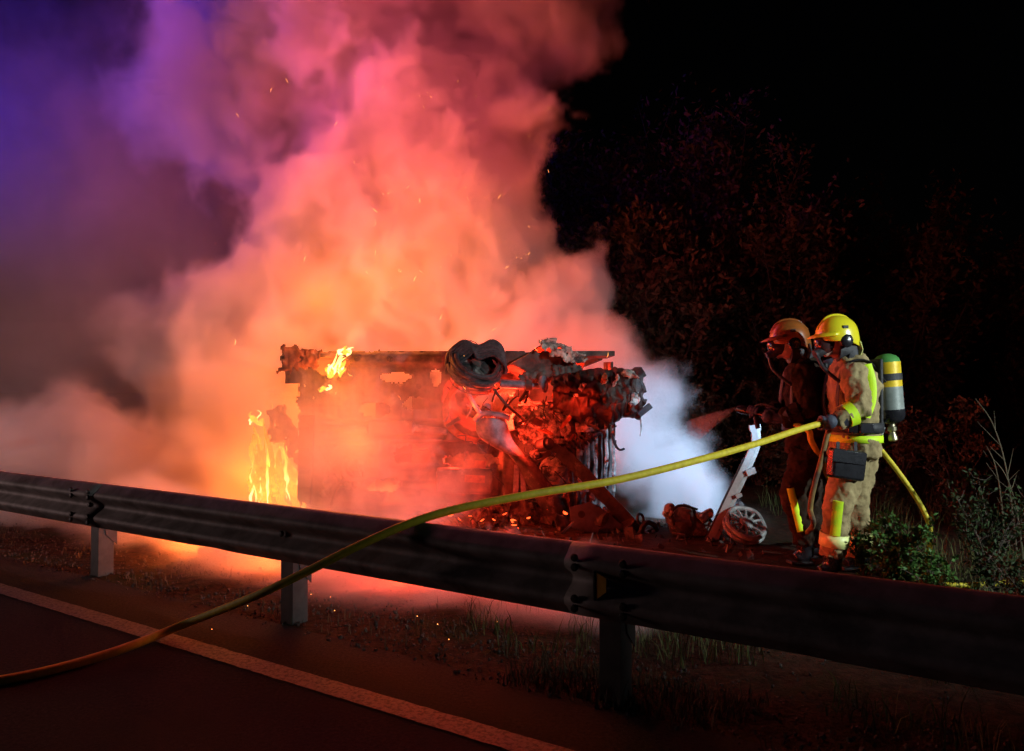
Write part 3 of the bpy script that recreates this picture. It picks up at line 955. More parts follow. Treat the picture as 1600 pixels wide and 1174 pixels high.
    m = ob.modifiers.new('thickness', 'SOLIDIFY'); m.thickness = .03; m.offset = -1
    o = mesh_obj('suspension_arm', vs4, fs4, M['bluegrey'], root, smooth=True)
    m = o.modifiers.new('thickness', 'SOLIDIFY'); m.thickness = .02; m.offset = -1
    m = o.modifiers.new('subdivision', 'SUBSURF'); m.levels = m.render_levels = 2
    MB().tube(catmull([U(744, 656, -.24), U(754, 646, -.27), U(775, 646, -.27), U(796, 652, -.23)], 5), .030, 8).noise(.008, 9, 1).build('arm_bush', M['bluegrey'], o)

    # --- axle cluster with spring
    ac = MB().lathe(U(850, 692, -.24), (.5, -.8, .2), [(-.10, .02), (-.10, .060), (.06, .065), (.07, .045), (.10, .04), (.10, .01)], 18)
    ac.box(U(870, 700, -.2), (.24, .10, .08), (0, R(28), 0)).noise(.01, 9, 3)
    a_ = ac.build('axle_knuckle', M['soot'], root)
    MB().lathe(U(862, 732, -.06), (0, -1, 0), [(0, .11), (.03, .125), (.05, .10), (.055, .05), (.07, .045), (.07, .01)], 22).noise(.008, 9, 1).build('brake_drum', M['ashy'], root)
    MB().tube(catmull([U(840, 700, -.2), U(832, 706, -.24), U(834, 716, -.24), U(846, 714, -.22)], 5), .008, 6).build('brake_pipe', M['char'], root)
    sA, sB = U(884, 698, -.2), U(926, 680, -.12)
    ax2 = (sB - sA).normalized(); e1 = ax2.orthogonal().normalized(); e2 = ax2.cross(e1)
    hel = []
    for i in range(7 * 14 + 1):
        q = 2 * math.pi * i / 14
        hel.append(sA + (sB - sA) * (i / (7 * 14)) + e1 * math.cos(q) * .05 + e2 * math.sin(q) * .05)
    MB().tube(hel, .0095, 6).build('coil_spring', M['soot'], root)
    MB().tube([sA - ax2 * .05, sB + ax2 * .12], .022, 8).build('damper', M['char'], root)
    # long dark arm to the lower right with hub
    pts = [U(872, 702, -.22), U(900, 728, -.26), U(945, 775, -.34), U(985, 818, -.42), U(1003, 838, -.48)]
    la = MB().tube(catmull(pts, 5), [(.085, .05)] * 21, 4, ref=(0, 1, 0), phase=R(45)).noise(.01, 6, 2).build('trailing_arm', M['soot'], root, smooth=False)
    hb = MB().torus(U(1000, 820, -.52), (.5, -.8, .1), .105, .026, 26, 8, .006, 2)
    hb.lathe(U(1002, 822, -.50), (.3, -.9, .2), [(-.05, .03), (-.05, .06), (.02, .06), (.03, .03), (.06, .03), (.06, .01)], 16)
    hb.torus(U(988, 798, -.48), (.7, -.7, .2), .045, .013, 18, 8)
    hb.build('wheel_hub', M['soot'], root)
    for k in range(5):
        q = k * 2 * math.pi / 5
        MB().lathe(U(1002, 822, -.55) + Vector((math.cos(q) * .05, 0, math.sin(q) * .05)), (.3, -.9, .2), [(-.01, .012), (.02, .012), (.03, .006)], 8).build('wheel_stud', M['alu'], root)
    # pressed plate below, its oval holes drawn as shade-dark discs
    po_ = [(884, 782), (915, 774), (936, 786), (962, 808), (970, 832), (930, 828), (888, 812)]
    pt = MB().plate([U(px, py, -.46) for px, py in po_], (0, .014, 0)).build('skid_plate', M['slate'], root, smooth=False, bevel=.004)
    for (px, py, a, b) in ((902, 792, .034, .035), (930, 803, .050, .022), (952, 816, .018, .016)):
        MB().lathe(U(px, py, -.462), (0, -1, 0), [(-.004, .02), (-.004, a), (.003, a), (.003, a * .7), (-.002, a * .65)], 18).build('plate_hole_rim', M['soot'], pt)
    for (px, py, a) in ((902, 792, .023), (930, 803, .034)):
        MB().lathe(U(px, py, -.4635), (0, -1, 0), [(-.002, .001), (-.002, a), (.0, a), (.0, .001)], 16).build('plate_hole_disc', M['soot'], pt)

    # --- crushed bumper block at the upper right
    bb = MB()
    nxx, nyy = 64, 30
    vs5, fs5 = [], []
    for i in range(nxx + 1):
        for j in range(nyy + 1):
            px = 862 + 138 * i / nxx
            top = 586 - 10 * sstep(px, 890, 930); bot = 656 + 4 * math.sin(px * .12) - 16 * (1 - sstep(px, 862, 905))
            py = top + (bot - top) * j / nyy
            v = U(px, py, -.10 - .16 * math.sin(math.pi * j / nyy) ** .6)
            nn = mnoise.noise_vector(Vector((px * .07, py * .07, 1))) * .030 + mnoise.noise_vector(Vector((px * .16, py * .16, 5))) * .018 + Vector((0, -.05 * abs(mnoise.noise(Vector((px * .13, py * .05, 2)))) + .018 * abs(mnoise.noise(Vector((px * .22, py * .22, 8)))), 0))
            vs5.append(v + nn)
    for i in range(nxx):
        for j in range(nyy):
            a = i * (nyy + 1) + j
            fs5.append((a, a + 1, a + nyy + 2, a + nyy + 1))
    o = mesh_obj('bumper_beam', vs5, fs5, M['char2'], root, smooth=True)
    m = o.modifiers.new('thickness', 'SOLIDIFY'); m.thickness = .05; m.offset = -1
    for (px, py, sx, sz, mt_) in ((978, 586, .16, .06, 'ashy'), (985, 622, .10, .13, 'ashy'), (957, 597, .03, .12, 'alu'), (940, 592, .05, .09, 'rust'), (905, 605, .05, .08, 'bluegrey'), (896, 618, .05, .05, 'ashy')):
        MB().ellipsoid(U(px, py, -.26), (sx / 2, .035, sz / 2), (0, R(12), 0), 14, 10).noise(.035, 16, px).noise(.02, 40, px).build('crumpled_fragment', M[mt_], root, smooth=False)
    MB().box(U(1000, 640, -.26), (.15, .06, .055), (0, R(-38), 0)).build('towing_bracket', M['soot'], root, smooth=False, bevel=.004)
    MB().tube(catmull([U(994, 654, -.26), U(995, 668, -.26), U(993, 680, -.26)], 4), [.008] * 5 + [.006] * 3 + [.002], 6).build('dripping_plastic', M['ashy'], root)
    for i, px in enumerate((905, 919, 932, 946, 958)):
        MB().tube(catmull([U(px, 662, -.02), U(px + rng.uniform(-2, 2), 710, -.035), U(px + rng.uniform(-3, 3), 768, -.02)], 5), [(.014, .02)] * 11, 6).noise(.008, 8, i).build('panel_rib', M['ashy'], root)
    MB().box(U(915, 666, -.04), (.20, .02, .10), (0, R(-4), 0)).noise(.01, 8, 2).build('number_plate_mount', M['ashy'], root, smooth=False)
    for k in range(46):
        px, py = rng.uniform(800, 958), rng.uniform(600, 800)
        if rng.random() < .3: px, py = rng.uniform(705, 800), rng.uniform(590, 680)
        c = U(px, py, rng.uniform(-.20, .02))
        mt_ = rng.choice(('soot', 'soot', 'char', 'char2', 'ashy', 'bluegrey', 'rust'))
        kind_ = rng.random()
        if kind_ < .45:
            MB().box(c, (rng.uniform(.03, .16), rng.uniform(.01, .05), rng.uniform(.02, .10)), (rng.uniform(-.5, .5), rng.uniform(-1.2, 1.2), rng.uniform(-.5, .5))).noise(.02, 12, k).build('bent_bracket', M[mt_], root, smooth=False, bevel=.003)
        elif kind_ < .8:
            d1 = Vector((rng.uniform(-.15, .15), rng.uniform(-.06, .04), rng.uniform(-.15, .15)))
            d2 = d1 + Vector((rng.uniform(-.12, .12), rng.uniform(-.06, .04), rng.uniform(-.12, .12)))
            MB().tube(catmull([c, c + d1, c + d2], 5), rng.uniform(.006, .018), 7).noise(.006, 14, k).build('bent_rod', M[mt_], root)
        else:
            MB().lathe(c, (rng.uniform(-.6, .6), -1, rng.uniform(-.6, .6)), [(-.02, .01), (-.02, .05), (.015, .05), (.02, .03), (.04, .025), (.04, .005)], 14).noise(.006, 12, k).build('burnt_mount', M[mt_], root)
    for k in range(22):
        a = U(rng.uniform(700, 900), rng.uniform(600, 790), -.18)
        pts = [a]
        for s in range(4):
            a = a + Vector((rng.uniform(-.06, .10), rng.uniform(-.04, .04), rng.uniform(-.09, .03)))
            pts.append(a)
        MB().tube(catmull(pts, 4), rng.uniform(.004, .008), 5).build('burnt_cable', M['soot'], root)
    # slumped, melted remains between the car and the ground
    for k in range(16):
        px = rng.uniform(640, 990)
        v = U(px, 815, rng.uniform(-.45, .0)); v.z = rng.uniform(.02, .10)
        MB().ellipsoid(v, (rng.uniform(.05, .13), rng.uniform(.04, .10), rng.uniform(.03, .08)), (rng.random(), rng.random(), rng.random()), 9, 6).noise(.05, 9, k).build('melted_fragment', M['char'], root, smooth=False)
    for k in range(18):
        px = rng.choice((rng.uniform(700, 800), rng.uniform(780, 900)))
        v = U(px, 810, rng.uniform(-.5, -.1)); v.z = rng.uniform(.0, .16)
        MB().ellipsoid(v, (rng.uniform(.006, .03), .01, rng.uniform(.004, .010)), (0, rng.uniform(-.6, .6), 0), 7, 5).noise(.012, 30, k).build('ember', M['ember'], root)
    return root


def thing_child(name, parent):
    o = bpy.data.objects.new(name, None)
    o.empty_display_size = .1
    link(o, parent)
    return o


M['char2'] = material('soot_brown_metal', (.055, .03, .022), (.018, .012, .011), 12, .5, .3, .9, 30, c3=(.16, .15, .14), s3=9, t3=(.62, .74), dist=.012)
make_car()

# ---------------------------------------------------------------- wreckage lying by the car
def make_debris():
    # pale metal strip standing in the smoke
    A, B, C_ = W(1101, 868, 6.7), W(1139, 786, 6.7), W(1172, 716, 6.7)
    E_ = W(1179, 664, 6.7)
    A = A + (A - B) * (A.z / (B.z - A.z)) * .98 if A.z > 0 else A
    base = (A.x, A.y, 0)
    root = thing('metal_strip', 'bent pale metal strip standing on end in the white smoke beside the wreck', 'metal strip', base)
    path = catmull([A, B, C_, W(1181, 690, 6.7), E_], 6)
    prof = [(-.052, .0), (-.050, -.022), (.010, -.026), (.016, -.016), (.048, -.014), (.052, .0)]
    vs, fs = [], []
    k = len(prof)
    for i, p in enumerate(path):
        t = (path[min(i + 1, len(path) - 1)] - path[max(i - 1, 0)]).normalized()
        a = t.cross(Vector((0, -1, 0))).normalized()
        s = 1.0 - .25 * (i / len(path)) + (.25 if i > len(path) - 4 else 0)
        for (u, v) in prof:
            vs.append(p + a * u * s + Vector((0, v, 0)))
    for i in range(len(path) - 1):
        for j in range(k - 1):
            q = i * k + j
            fs.append((q, q + 1, q + k + 1, q + k))
    o = mesh_obj('strip', vs, fs, M['alu'], root, smooth=False)
    m = o.modifiers.new('thickness', 'SOLIDIFY'); m.thickness = .006
    MB().tube([A + Vector((-.045, -.01, 0)), B + Vector((-.05, -.01, 0)), C_ + Vector((-.045, -.01, 0))], [(.012, .02)] * 3, 6).build('rubber_seal', M['soot'], root)
    for (px, py, s) in ((1173, 737, .05), (1154, 775, .03), (1118, 858, .03)):
        MB().box(W(px, py, 6.66), (s * 1.6, .03, s), (0, R(-20), 0)).noise(.012, 15, px).build('clip', M['alu'], root, smooth=False)
    # burnt wheel lying tilted on the ground
    c = W(1166, 864, 6.55); c.z = .17
    ax = Vector((.15, -.62, .77)).normalized()
    wr = thing('burnt_wheel', 'burnt grey wheel with bare spokes lying tilted in the ashes by the metal strip', 'wheel', (c.x, c.y, 0))
    MB().torus(c, ax, .165, .022, 36, 8, .006, 1).torus(c - ax * .05, ax, .172, .018, 36, 8, .006, 3).build('rim', M['ash_pale'], wr)
    MB().lathe(c, ax, [(-.04, .02), (-.04, .06), (.02, .06), (.035, .035), (.035, .01)], 18).build('hub', M['ash_pale'], wr)
    a = ax.orthogonal().normalized(); b = ax.cross(a)
    for i in range(12):
        q = i * 2 * math.pi / 12
        d = a * math.cos(q) + b * math.sin(q)
        MB().tube([c + d * .05, c + d * .11 + ax * .012, c + d * .165], [.012, .010, .014], 6).build('spoke', M['ash_pale'], wr)
    MB().torus(c - ax * .02, ax, .105, .010, 30, 6).build('brake_ring', M['alu'], wr)
    # slumped engine remains
    c = W(1075, 845, 7.0); c.z = .10
    er = thing('charred_engine_lump', 'charred lump of engine parts lying in the white smoke left of the metal strip', 'engine part', (c.x, c.y, 0))
    MB().ellipsoid(c, (.22, .18, .14), (.2, .1, .4), 18, 12).noise(.07, 7, 2).build('block', M['char'], er, smooth=False)
    for k in range(6):
        v = c + Vector((rng.uniform(-.22, .22), rng.uniform(-.16, -.05), rng.uniform(-.02, .15)))
        MB().ellipsoid(v, (.05, .04, .05), (rng.random(), 0, rng.random()), 9, 6).noise(.03, 14, k).build('fitting', M['ashy'], er, smooth=False)
    MB().tube(catmull([c + Vector((-.16, -.15, .0)), c + Vector((-.18, -.17, .12)), c + Vector((-.10, -.17, .18)), c + Vector((.05, -.15, .14))], 5), .012, 6).build('pipe', M['soot'], er)
    c2 = W(1148, 826, 7.0)
    sm = MB().ellipsoid((c2.x, c2.y, .12), (.07, .06, .13), (.1, .3, 0), 12, 9).noise(.05, 9, 5).ellipsoid((c2.x + .05, c2.y, .24), (.04, .03, .05), None, 9, 6)
    tag(sm.build('charred_fragment', M['char'], None, smooth=False, origin=(c2.x, c2.y, 0)), 'small upright charred fragment between the pale metal strip and the burnt wheel', 'fragment')


make_debris()


# ---------------------------------------------------------------- firefighters
def cloth(o, strength=.02, scale=.12):
    t = bpy.data.textures.new('cloth_folds', 'CLOUDS'); t.noise_scale = scale; t.noise_depth = 3
    m = o.modifiers.new('folds', 'DISPLACE'); m.texture = t; m.strength = strength; m.texture_coords = 'GLOBAL'; m.mid_level = .5
    t = bpy.data.textures.new('cloth_creases', 'MUSGRAVE')
    t.musgrave_type = 'RIDGED_MULTIFRACTAL'; t.noise_scale = scale * 1.1; t.octaves = 3
    m = o.modifiers.new('creases', 'DISPLACE'); m.texture = t; m.strength = strength * .22; m.texture_coords = 'GLOBAL'; m.mid_level = .5


def hand(mb, wrist, grip, axis, side, r=.030):
    """palm and five fingers closed round a hose through grip along axis"""
    axis = Vector(axis).normalized()
    wrist, grip = Vector(wrist), Vector(grip)
    out = (wrist - grip); out = (out - axis * out.dot(axis)).normalized()
    up = axis.cross(out).normalized() * side
    palm = grip + out * (r + .014)
    mb.tube([wrist, wrist * .5 + palm * .5, palm - out * .004], [(.036, .028), (.042, .028), (.046, .026)], 12, ref=out)
    mb.ellipsoid(palm, (.05, .05, .05), None, 12, 8)
    for k in range(4):
        c = grip + axis * (-.036 + .024 * k)
        ln = (3.5, 4.1, 4.0, 3.3)[k]
        pts, rad = [], []
        for i in range(9):
            q = ln * i / 8
            pts.append(c + (out * math.cos(q) + up * math.sin(q)) * (r + .010))
            rad.append(.0125 - .0035 * i / 8)
        mb.tube(pts, rad, 8, ref=axis)
    pts, rad = [], []
    for i in range(7):
        q = -(.3 + 2.3 * i / 6)
        pts.append(grip - axis * (.050 - .008 * i) * (1 if side > 0 else -1) + (out * math.cos(q) + up * math.sin(q)) * (r + .012))
        rad.append(.0145 - .003 * i / 6)
    mb.tube(pts, rad, 8, ref=axis)


def firefighter(label, J, mats, face_dir, helmet_mat, detail=True):
    """J: dict of joints in world space"""
    base = ((J['footL'].x + J['footR'].x) / 2, (J['footL'].y + J['footR'].y) / 2, 0)
    root = thing('person', label, 'person', base, 'firefighters')
    fd = Vector(face_dir).normalized()
    sd = Vector((-fd.y, fd.x, 0))                # his left
    up = Vector((0, 0, 1))
    pel, ch, nk, hd = J['pelvis'], J['chest'], J['neck'], J['head']
    # body: one continuous figure (head, neck, torso, limbs)
    b = MB()
    b.tube([pel, pel * .5 + ch * .5, ch, nk], [(.15, .11), (.14, .10), (.17, .11), (.07, .065)], 14, ref=fd)
    b.tube([nk - up * .03, nk * .5 + hd * .5, hd - up * .05], [.06, .056, .06], 12)
    b.ellipsoid(hd, (.076, .098, .118), (0, 0, math.atan2(fd.y, fd.x) - math.pi / 2), 18, 12)
    b.ellipsoid(hd + fd * .10 - up * .02, (.014, .014, .022), None, 8, 6)      # nose
    b.ellipsoid(hd + fd * .075 - up * .085, (.035, .03, .03), None, 8, 6)      # chin
    for s in ('L', 'R'):
        b.tube([J['sh' + s], J['el' + s], J['wr' + s]], [.05, .04, .03], 10)
        b.tube([J['hip' + s], J['kn' + s], J['an' + s]], [.08, .055, .045], 10)
        b.tube([J['sh' + s], ch + up * .06], [.06, .09], 10)
        b.tube([J['hip' + s], pel + up * .03], [.09, .11], 10)
        b.tube([J['an' + s], J['an' + s] * .7 + J['foot' + s] * .3, J['an' + s] * .45 + J['foot' + s] * .55 + up * .015], [.042, .036, .022], 10)
    b.build('body', M['skin'], root, remesh=.014, smooth_it=3)
    for s in (-1, 1):
        MB().ellipsoid(hd + fd * .088 + sd * .03 * s + up * .01, (.011, .011, .009), None, 8, 6).build('eye', M['black_gloss'], root)
        MB().ellipsoid(hd + sd * .078 * s - up * .01, (.018, .010, .030), None, 8, 6).build('ear', M['skin'], root)
    # coat
    j = MB()
    waist = pel * .55 + ch * .45
    hem = pel - up * .06
    j.tube([hem, pel + up * .05, waist, ch, ch * .45 + nk * .55, nk + up * .01],
           [(.205, .165), (.195, .160), (.190, .150), (.215, .165), (.185, .140), (.085, .085)], 24, ref=fd)
    for s in ('L', 'R'):
        sh, el, wr = J['sh' + s], J['el' + s], J['wr' + s]
        j.tube([ch * .5 + sh * .5 + up * .02, sh, sh * .5 + el * .5, el, el * .5 + wr * .5, wr], [.11, .098, .085, .078, .070, .062], 16)
    coat = j.build('jacket', mats[0], root, remesh=.0095, smooth_it=6)
    cloth(coat, .052, .10)
    # trousers
    t = MB()
    t.tube([pel + up * .04, pel - up * .08], [(.17, .14), (.165, .135)], 20, ref=fd)
    for s in ('L', 'R'):
        hp_, kn, an = J['hip' + s], J['kn' + s], J['an' + s]
        t.tube([hp_ + up * .05, hp_ * .5 + kn * .5, kn, kn * .5 + an * .5, an - up * .01], [.112, .105, .092, .084, .086], 18)
    tr = t.build('trousers', mats[1], root, remesh=.0095, smooth_it=6)
    cloth(tr, .050, .11)
    # boots, gloves
    for s in ('L', 'R'):
        an, ft = J['an' + s], J['foot' + s]
        bt = MB().tube([an + up * .02, an - up * .04, Vector((an.x, an.y, .05))], [.068, .066, .060], 14)
        heel = Vector((an.x, an.y, .045)) - (ft - an).normalized() * .03
        heel.z = .045
        toe = Vector((ft.x, ft.y, .04))
        bt.tube([heel, heel * .5 + toe * .5 + up * .012, toe], [(.050, .048), (.052, .050), (.038, .034)], 14, ref=up)
        bo = bt.build('boot', M['black_gloss'], root, remesh=.010, smooth_it=3)
        MB().box((heel + toe) / 2 - up * .032, ((toe - heel).length + .09, .10, .022), (0, 0, math.atan2((toe - heel).y, (toe - heel).x))).build('sole', M['black'], bo, smooth=False, bevel=.008)
        g = MB()
        hand(g, J['wr' + s], J['hand' + s], J['grip' + s], 1 if s == 'L' else -1)
        gl = g.build('glove', M['glove'], root, remesh=.0055, smooth_it=2)
        d = (J['el' + s] - J['wr' + s]).normalized()
        MB().tube([J['wr' + s] - d * .01, J['wr' + s] + d * .05], [.050, .070], 16).build('cuff', M['glove'], gl)
    # helmet
    ang = math.atan2(fd.y, fd.x)
    RM = Matrix.Rotation(ang, 3, 'Z') @ Matrix.Rotation(R(6), 3, 'Y')
    hc = hd + up * .045 - fd * .005

    def hl(x, y, z): return hc + RM @ Vector((x, y, z))
    vs, fs = [], []
    n, m_ = 28, 9
    for i in range(m_ + 1):
        th = i / m_ * R(98)
        for k in range(n):
            q = 2 * math.pi * k / n
            rx = .150 if math.cos(q) < 0 else .140
            x = rx * math.sin(th) * math.cos(q)
            y = .122 * math.sin(th) * math.sin(q)
            z = .135 * math.cos(th)
            drop = .085 * max(0, -math.cos(q)) ** 1.2 * sstep(th, R(70), R(98)) + .03 * abs(math.sin(q)) * sstep(th, R(75), R(98))
            vs.append(hl(x, y, z - drop))
    for i in range(m_):
        for k in range(n):
            k2 = (k + 1) % n
            fs.append((i * n + k, (i + 1) * n + k, (i + 1) * n + k2, i * n + k2))
    he = mesh_obj('helmet', vs, fs, helmet_mat, root, smooth=True)
    m = he.modifiers.new('thickness', 'SOLIDIFY'); m.thickness = .008; m.offset = 1
    m = he.modifiers.new('subdivision', 'SUBSURF'); m.levels = m.render_levels = 1
    br, bf = [], []
    for i in range(13):
        q = R(-72) + R(144) * i / 12
        for e, (rr_, dz) in enumerate(((.0, .016), (.035, .006), (.062 * math.cos(q * .9) + .012, -.012))):
            br.append(hl((.137 + rr_) * math.cos(q), (.121 + rr_ * .5) * math.sin(q), .010 + dz))
    for i in range(12):
        for e in range(2):
            a = i * 3 + e
            bf.append((a, a + 1, a + 4, a + 3))
    o = mesh_obj('brim', br, bf, helmet_mat, he, smooth=True)
    m = o.modifiers.new('thickness', 'SOLIDIFY'); m.thickness = .007
    cr = MB()
    cr.tube(catmull([hl(.13, 0, .055), hl(.075, 0, .122), hl(0, 0, .143), hl(-.08, 0, .122), hl(-.14, 0, .05)], 5), [(.012, .012)] * 21, 8)
    cr.build('crest', helmet_mat, he)
    for s in (-1, 1):
        MB().box(hl(-.005, .120 * s, .050), (.040, .012, .022), (0, 0, ang)).build('side_badge', M['black'], he, smooth=False, bevel=.003)
        e = MB().ellipsoid(hl(-.005, .118 * s, -.045), (.048, .020, .050), (0, 0, ang), 14, 9)
        e.build('ear_guard', M['black_gloss'], he)
    nc = MB()
    nc.tube([hl(-.115, 0, -.06), hl(-.125, 0, -.12), hl(-.10, 0, -.17)], [(.10, .025), (.105, .022), (.10, .020)], 14, ref=RM @ Vector((1, 0, 0)))
    nc.build('neck_guard', M['hivis_pale'] if detail else M['black'], he)
    # mask
    mk = MB()
    mk.ellipsoid(hd + fd * .075 - up * .005, (.070, .085, .085), (0, 0, ang - math.pi / 2), 18, 12)
    ms = mk.build('mask', M['visor'], root)
    MB().lathe(hd + fd * .125 - up * .075, fd - up * .5, [(-.06, .038), (.01, .038), (.02, .032), (.04, .032), (.045, .01)], 16).build('breathing_valve', M['black'], ms)
    MB().tube(catmull([hd + fd * .14 - up * .10, hd + fd * .13 - up * .20 + sd * .08, ch + sd * .16 + fd * .12, ch + sd * .19 - fd * .04], 6), .013, 8).build('air_tube', M['black'], ms)
    # hood under the helmet
    MB().tube([nk - up * .01, nk + up * .06, hd - up * .06], [.088, .082, .088], 14).build('hood', M['black'], root)
    return root, fd, sd


def band(mb, a, b, r, n=20, ref=None):
    mb.tube([a, a * .5 + b * .5, b], [r, r, r] if not isinstance(r, list) else r, n, cap=True, ref=ref)


Y1 = 5.47
J1 = dict(pelvis=W(1336, 700, Y1), chest=W(1334, 606, Y1), neck=W(1326, 560, Y1), head=W(1306, 534, Y1),
          shL=W(1334, 584, Y1 - .17), elL=W(1344, 640, Y1 - .25), wrL=W(1306, 658, Y1 - .26), handL=hand1,
          shR=W(1322, 582, Y1 + .18), elR=W(1305, 640, Y1 + .24), wrR=W(1325, 668, Y1 + .12), handR=W(1306, 662, 5.3) + Vector((-.02, .02, 0)),
          hipL=W(1331, 722, Y1 - .09), knL=W(1309, 790, Y1 - .11), anL=W(1301, 868, Y1 - .08), footL=Vector((W(1279, 890, Y1 - .09).x, Y1 - .09, .0)),
          hipR=W(1345, 722, Y1 + .09), knR=W(1336, 790, Y1 + .11), anR=W(1343, 866, Y1 + .16), footR=Vector((W(1320, 880, Y1 + .16).x, Y1 + .14, .0)))
J1['handR'] = Vector(hose_pts[17])
J1['gripL'] = (Vector(hose_pts[16]) - Vector(hose_pts[14])).normalized()
J1['gripR'] = (Vector(hose_pts[18]) - Vector(hose_pts[16])).normalized()
J1['wrR'] = J1['handR'] + Vector((.03, .09, .02))
root1, fd1, sd1 = firefighter('firefighter in tan turnout gear and yellow helmet holding the yellow hose', J1, (M['tan'], M['tan']), (-1, -.12, 0), M['helmet_y'])

# bands on the first coat and trousers
def near(J, a, b, k): return J[a] * (1 - k) + J[b] * k
hv = MB(); band(hv, near(J1, 'elL', 'wrL', .30), near(J1, 'elL', 'wrL', .62), [.086, .083, .080]); hv.build('sleeve_band', M['hivis'], root1)
hv = MB(); band(hv, near(J1, 'elR', 'wrR', .25), near(J1, 'elR', 'wrR', .6), [.088, .086, .084]); hv.build('sleeve_band', M['hivis'], root1)
hv = MB(); hv.tube([J1['pelvis'] + Vector((0, 0, .045)), J1['pelvis'] + Vector((0, 0, .095))], [(.209, .174), (.207, .172)], 28, ref=fd1, cap=False)
o = hv.build('hem_band', M['hivis'], root1); mm = o.modifiers.new('thickness', 'SOLIDIFY'); mm.thickness = .004
hv = MB()
pth = catmull([W(1354, 570, Y1 - .17), W(1361, 596, Y1 - .205), W(1361, 626, Y1 - .21), W(1352, 652, Y1 - .205)], 6)
hv.tube(pth, [(.014, .034)] * len(pth), 10, ref=(1, -.35, 0))
hv.build('back_band', M['hivis'], root1)
hv = MB()
pth = catmull([W(1353, 572, Y1 + .10), W(1359, 600, Y1 + .13), W(1358, 630, Y1 + .14), W(1352, 655, Y1 + .14)], 6)
hv.tube(pth, [(.010, .030)] * len(pth), 10, ref=(1, .35, 0))
hv.build('back_band', M['hivis'], root1)
for s in ('L', 'R'):
    hv = MB(); a, b = near(J1, 'kn' + s, 'an' + s, .55), near(J1, 'kn' + s, 'an' + s, .80)
    hv.tube([a, b], [.100, .099], 22, cap=False)
    o = hv.build('leg_band', M['hivis_pale'], root1); mm = o.modifiers.new('thickness', 'SOLIDIFY'); mm.thickness = .004
    hv = MB()
    pth = catmull([near(J1, 'kn' + s, 'an' + s, -.12), near(J1, 'kn' + s, 'an' + s, .2), near(J1, 'kn' + s, 'an' + s, .56)], 5)
    pth = [p + fd1 * .046 + sd1 * (.080 if s == 'L' else -.080) for p in pth]
    hv.tube(pth, [(.012, .036)] * len(pth), 10, ref=fd1 * .85 - sd1 * (.5 if s == 'L' else -.5))
    hv.build('leg_stripe', M['hivis'], root1)
# pouch at the hip
pc = W(1322, 726, Y1 - .20)
po = MB().box(pc, (.235, .10, .20), (0, R(8), R(4))).noise(.010, 9, 2).build('pouch', M['black_gloss'], root1, bevel=.02)
MB().box(pc + Vector((0, -.054, .055)), (.238, .012, .085), (R(-6), R(8), R(4))).noise(.008, 9, 4).build('flap', M['black_gloss'], po, bevel=.004)
for dx in (-.06, .06):
    MB().box(pc + Vector((dx, -.01, .115)), (.022, .012, .08)).build('strap', M['black'], po)


def breathing_set(label, top, ax, back, J, colour=True):
    top = Vector(top); ax = Vector(ax).normalized()
    root = thing('breathing_apparatus', label, 'air tank', tuple(top + ax * .62), 'breathing sets')
    r = .090
    # hanging valve down: coloured dome on top
    parts = [('shoulder_dome', 'cyl_green', [(0, .012), (.004, .035), (.016, .062), (.034, .080), (.060, r)]),
             ('coloured_band', 'cyl_yellow', [(.060, r), (.142, r)]),
             ('retaining_strap', 'black', [(.142, r + .004), (.190, r + .004)]),
             ('coloured_band', 'cyl_yellow', [(.190, r), (.235, r)]),
             ('cylinder', 'cyl_grey', [(.235, r), (.395, r)]),
             ('bottom_sleeve', 'black_gloss', [(.395, r + .003), (.440, r + .003), (.470, r - .010), (.490, .055), (.500, .02)])]
    for nm, mt_, pr in parts:
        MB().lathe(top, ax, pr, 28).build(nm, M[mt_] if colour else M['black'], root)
    v = MB().lathe(top, ax, [(.495, .02), (.515, .022), (.52, .030), (.545, .030), (.555, .018), (.59, .030), (.61, .032), (.62, .020)], 16)
    v.build('valve', M['brass'] if colour else M['black'], root)
    bp_ = top + ax * .30 + Vector(back) * .115
    MB().box(bp_, (.03, .26, .52)).build('back_plate', M['black'], root, bevel=.012)
    MB().tube(catmull([top + ax * .52 + Vector(back) * .06, top + ax * .60 + Vector(back) * .10, top + ax * .50 + Vector(back) * .13], 5), .014, 8).build('reducer', M['alu'], root)
    # belt and shoulder straps
    pel = J['pelvis'] + Vector((0, 0, .150))
    o = MB().tube([pel - Vector((0, 0, .035)), pel + Vector((0, 0, .035))], [(.222, .184), (.220, .182)], 30, cap=False, ref=(-1, 0, 0)).build('waist_belt', M['black'], root)
    m = o.modifiers.new('thickness', 'SOLIDIFY'); m.thickness = .006
    ch, nk = J['chest'], J['neck']
    for s in (-1, 1):
        sv = Vector((0, s, 0))
        p = catmull([ch + Vector((.17, 0, .04)) + sv * .10, ch * .4 + nk * .6 + Vector((.06, 0, .06)) + sv * .12, ch * .5 + nk * .5 + Vector((-.10, 0, .04)) + sv * .115, ch + Vector((-.17, 0, -.10)) + sv * .12, pel + Vector((-.13, 0, .02)) + sv * .15], 6)
        MB().tube(p, [(.008, .026)] * len(p), 8, ref=sv).build('shoulder_strap', M['black'], root)
    MB().box(pel + Vector((-.02, -.222, .0)), (.10, .03, .075)).noise(.006, 12, 1).build('buckle', M['black_gloss'], root, bevel=.008)
    MB().box(pel + Vector((-.10, -.20, -.005)), (.07, .03, .06), (0, 0, R(-20))).build('pressure_gauge', M['black_gloss'], root, bevel=.008)
    return root


breathing_set('air tank with green and yellow top worn on the back of the tan firefighter', W(1384, 553, 5.44), (.075, 0, -1), (-1, 0, 0), J1)

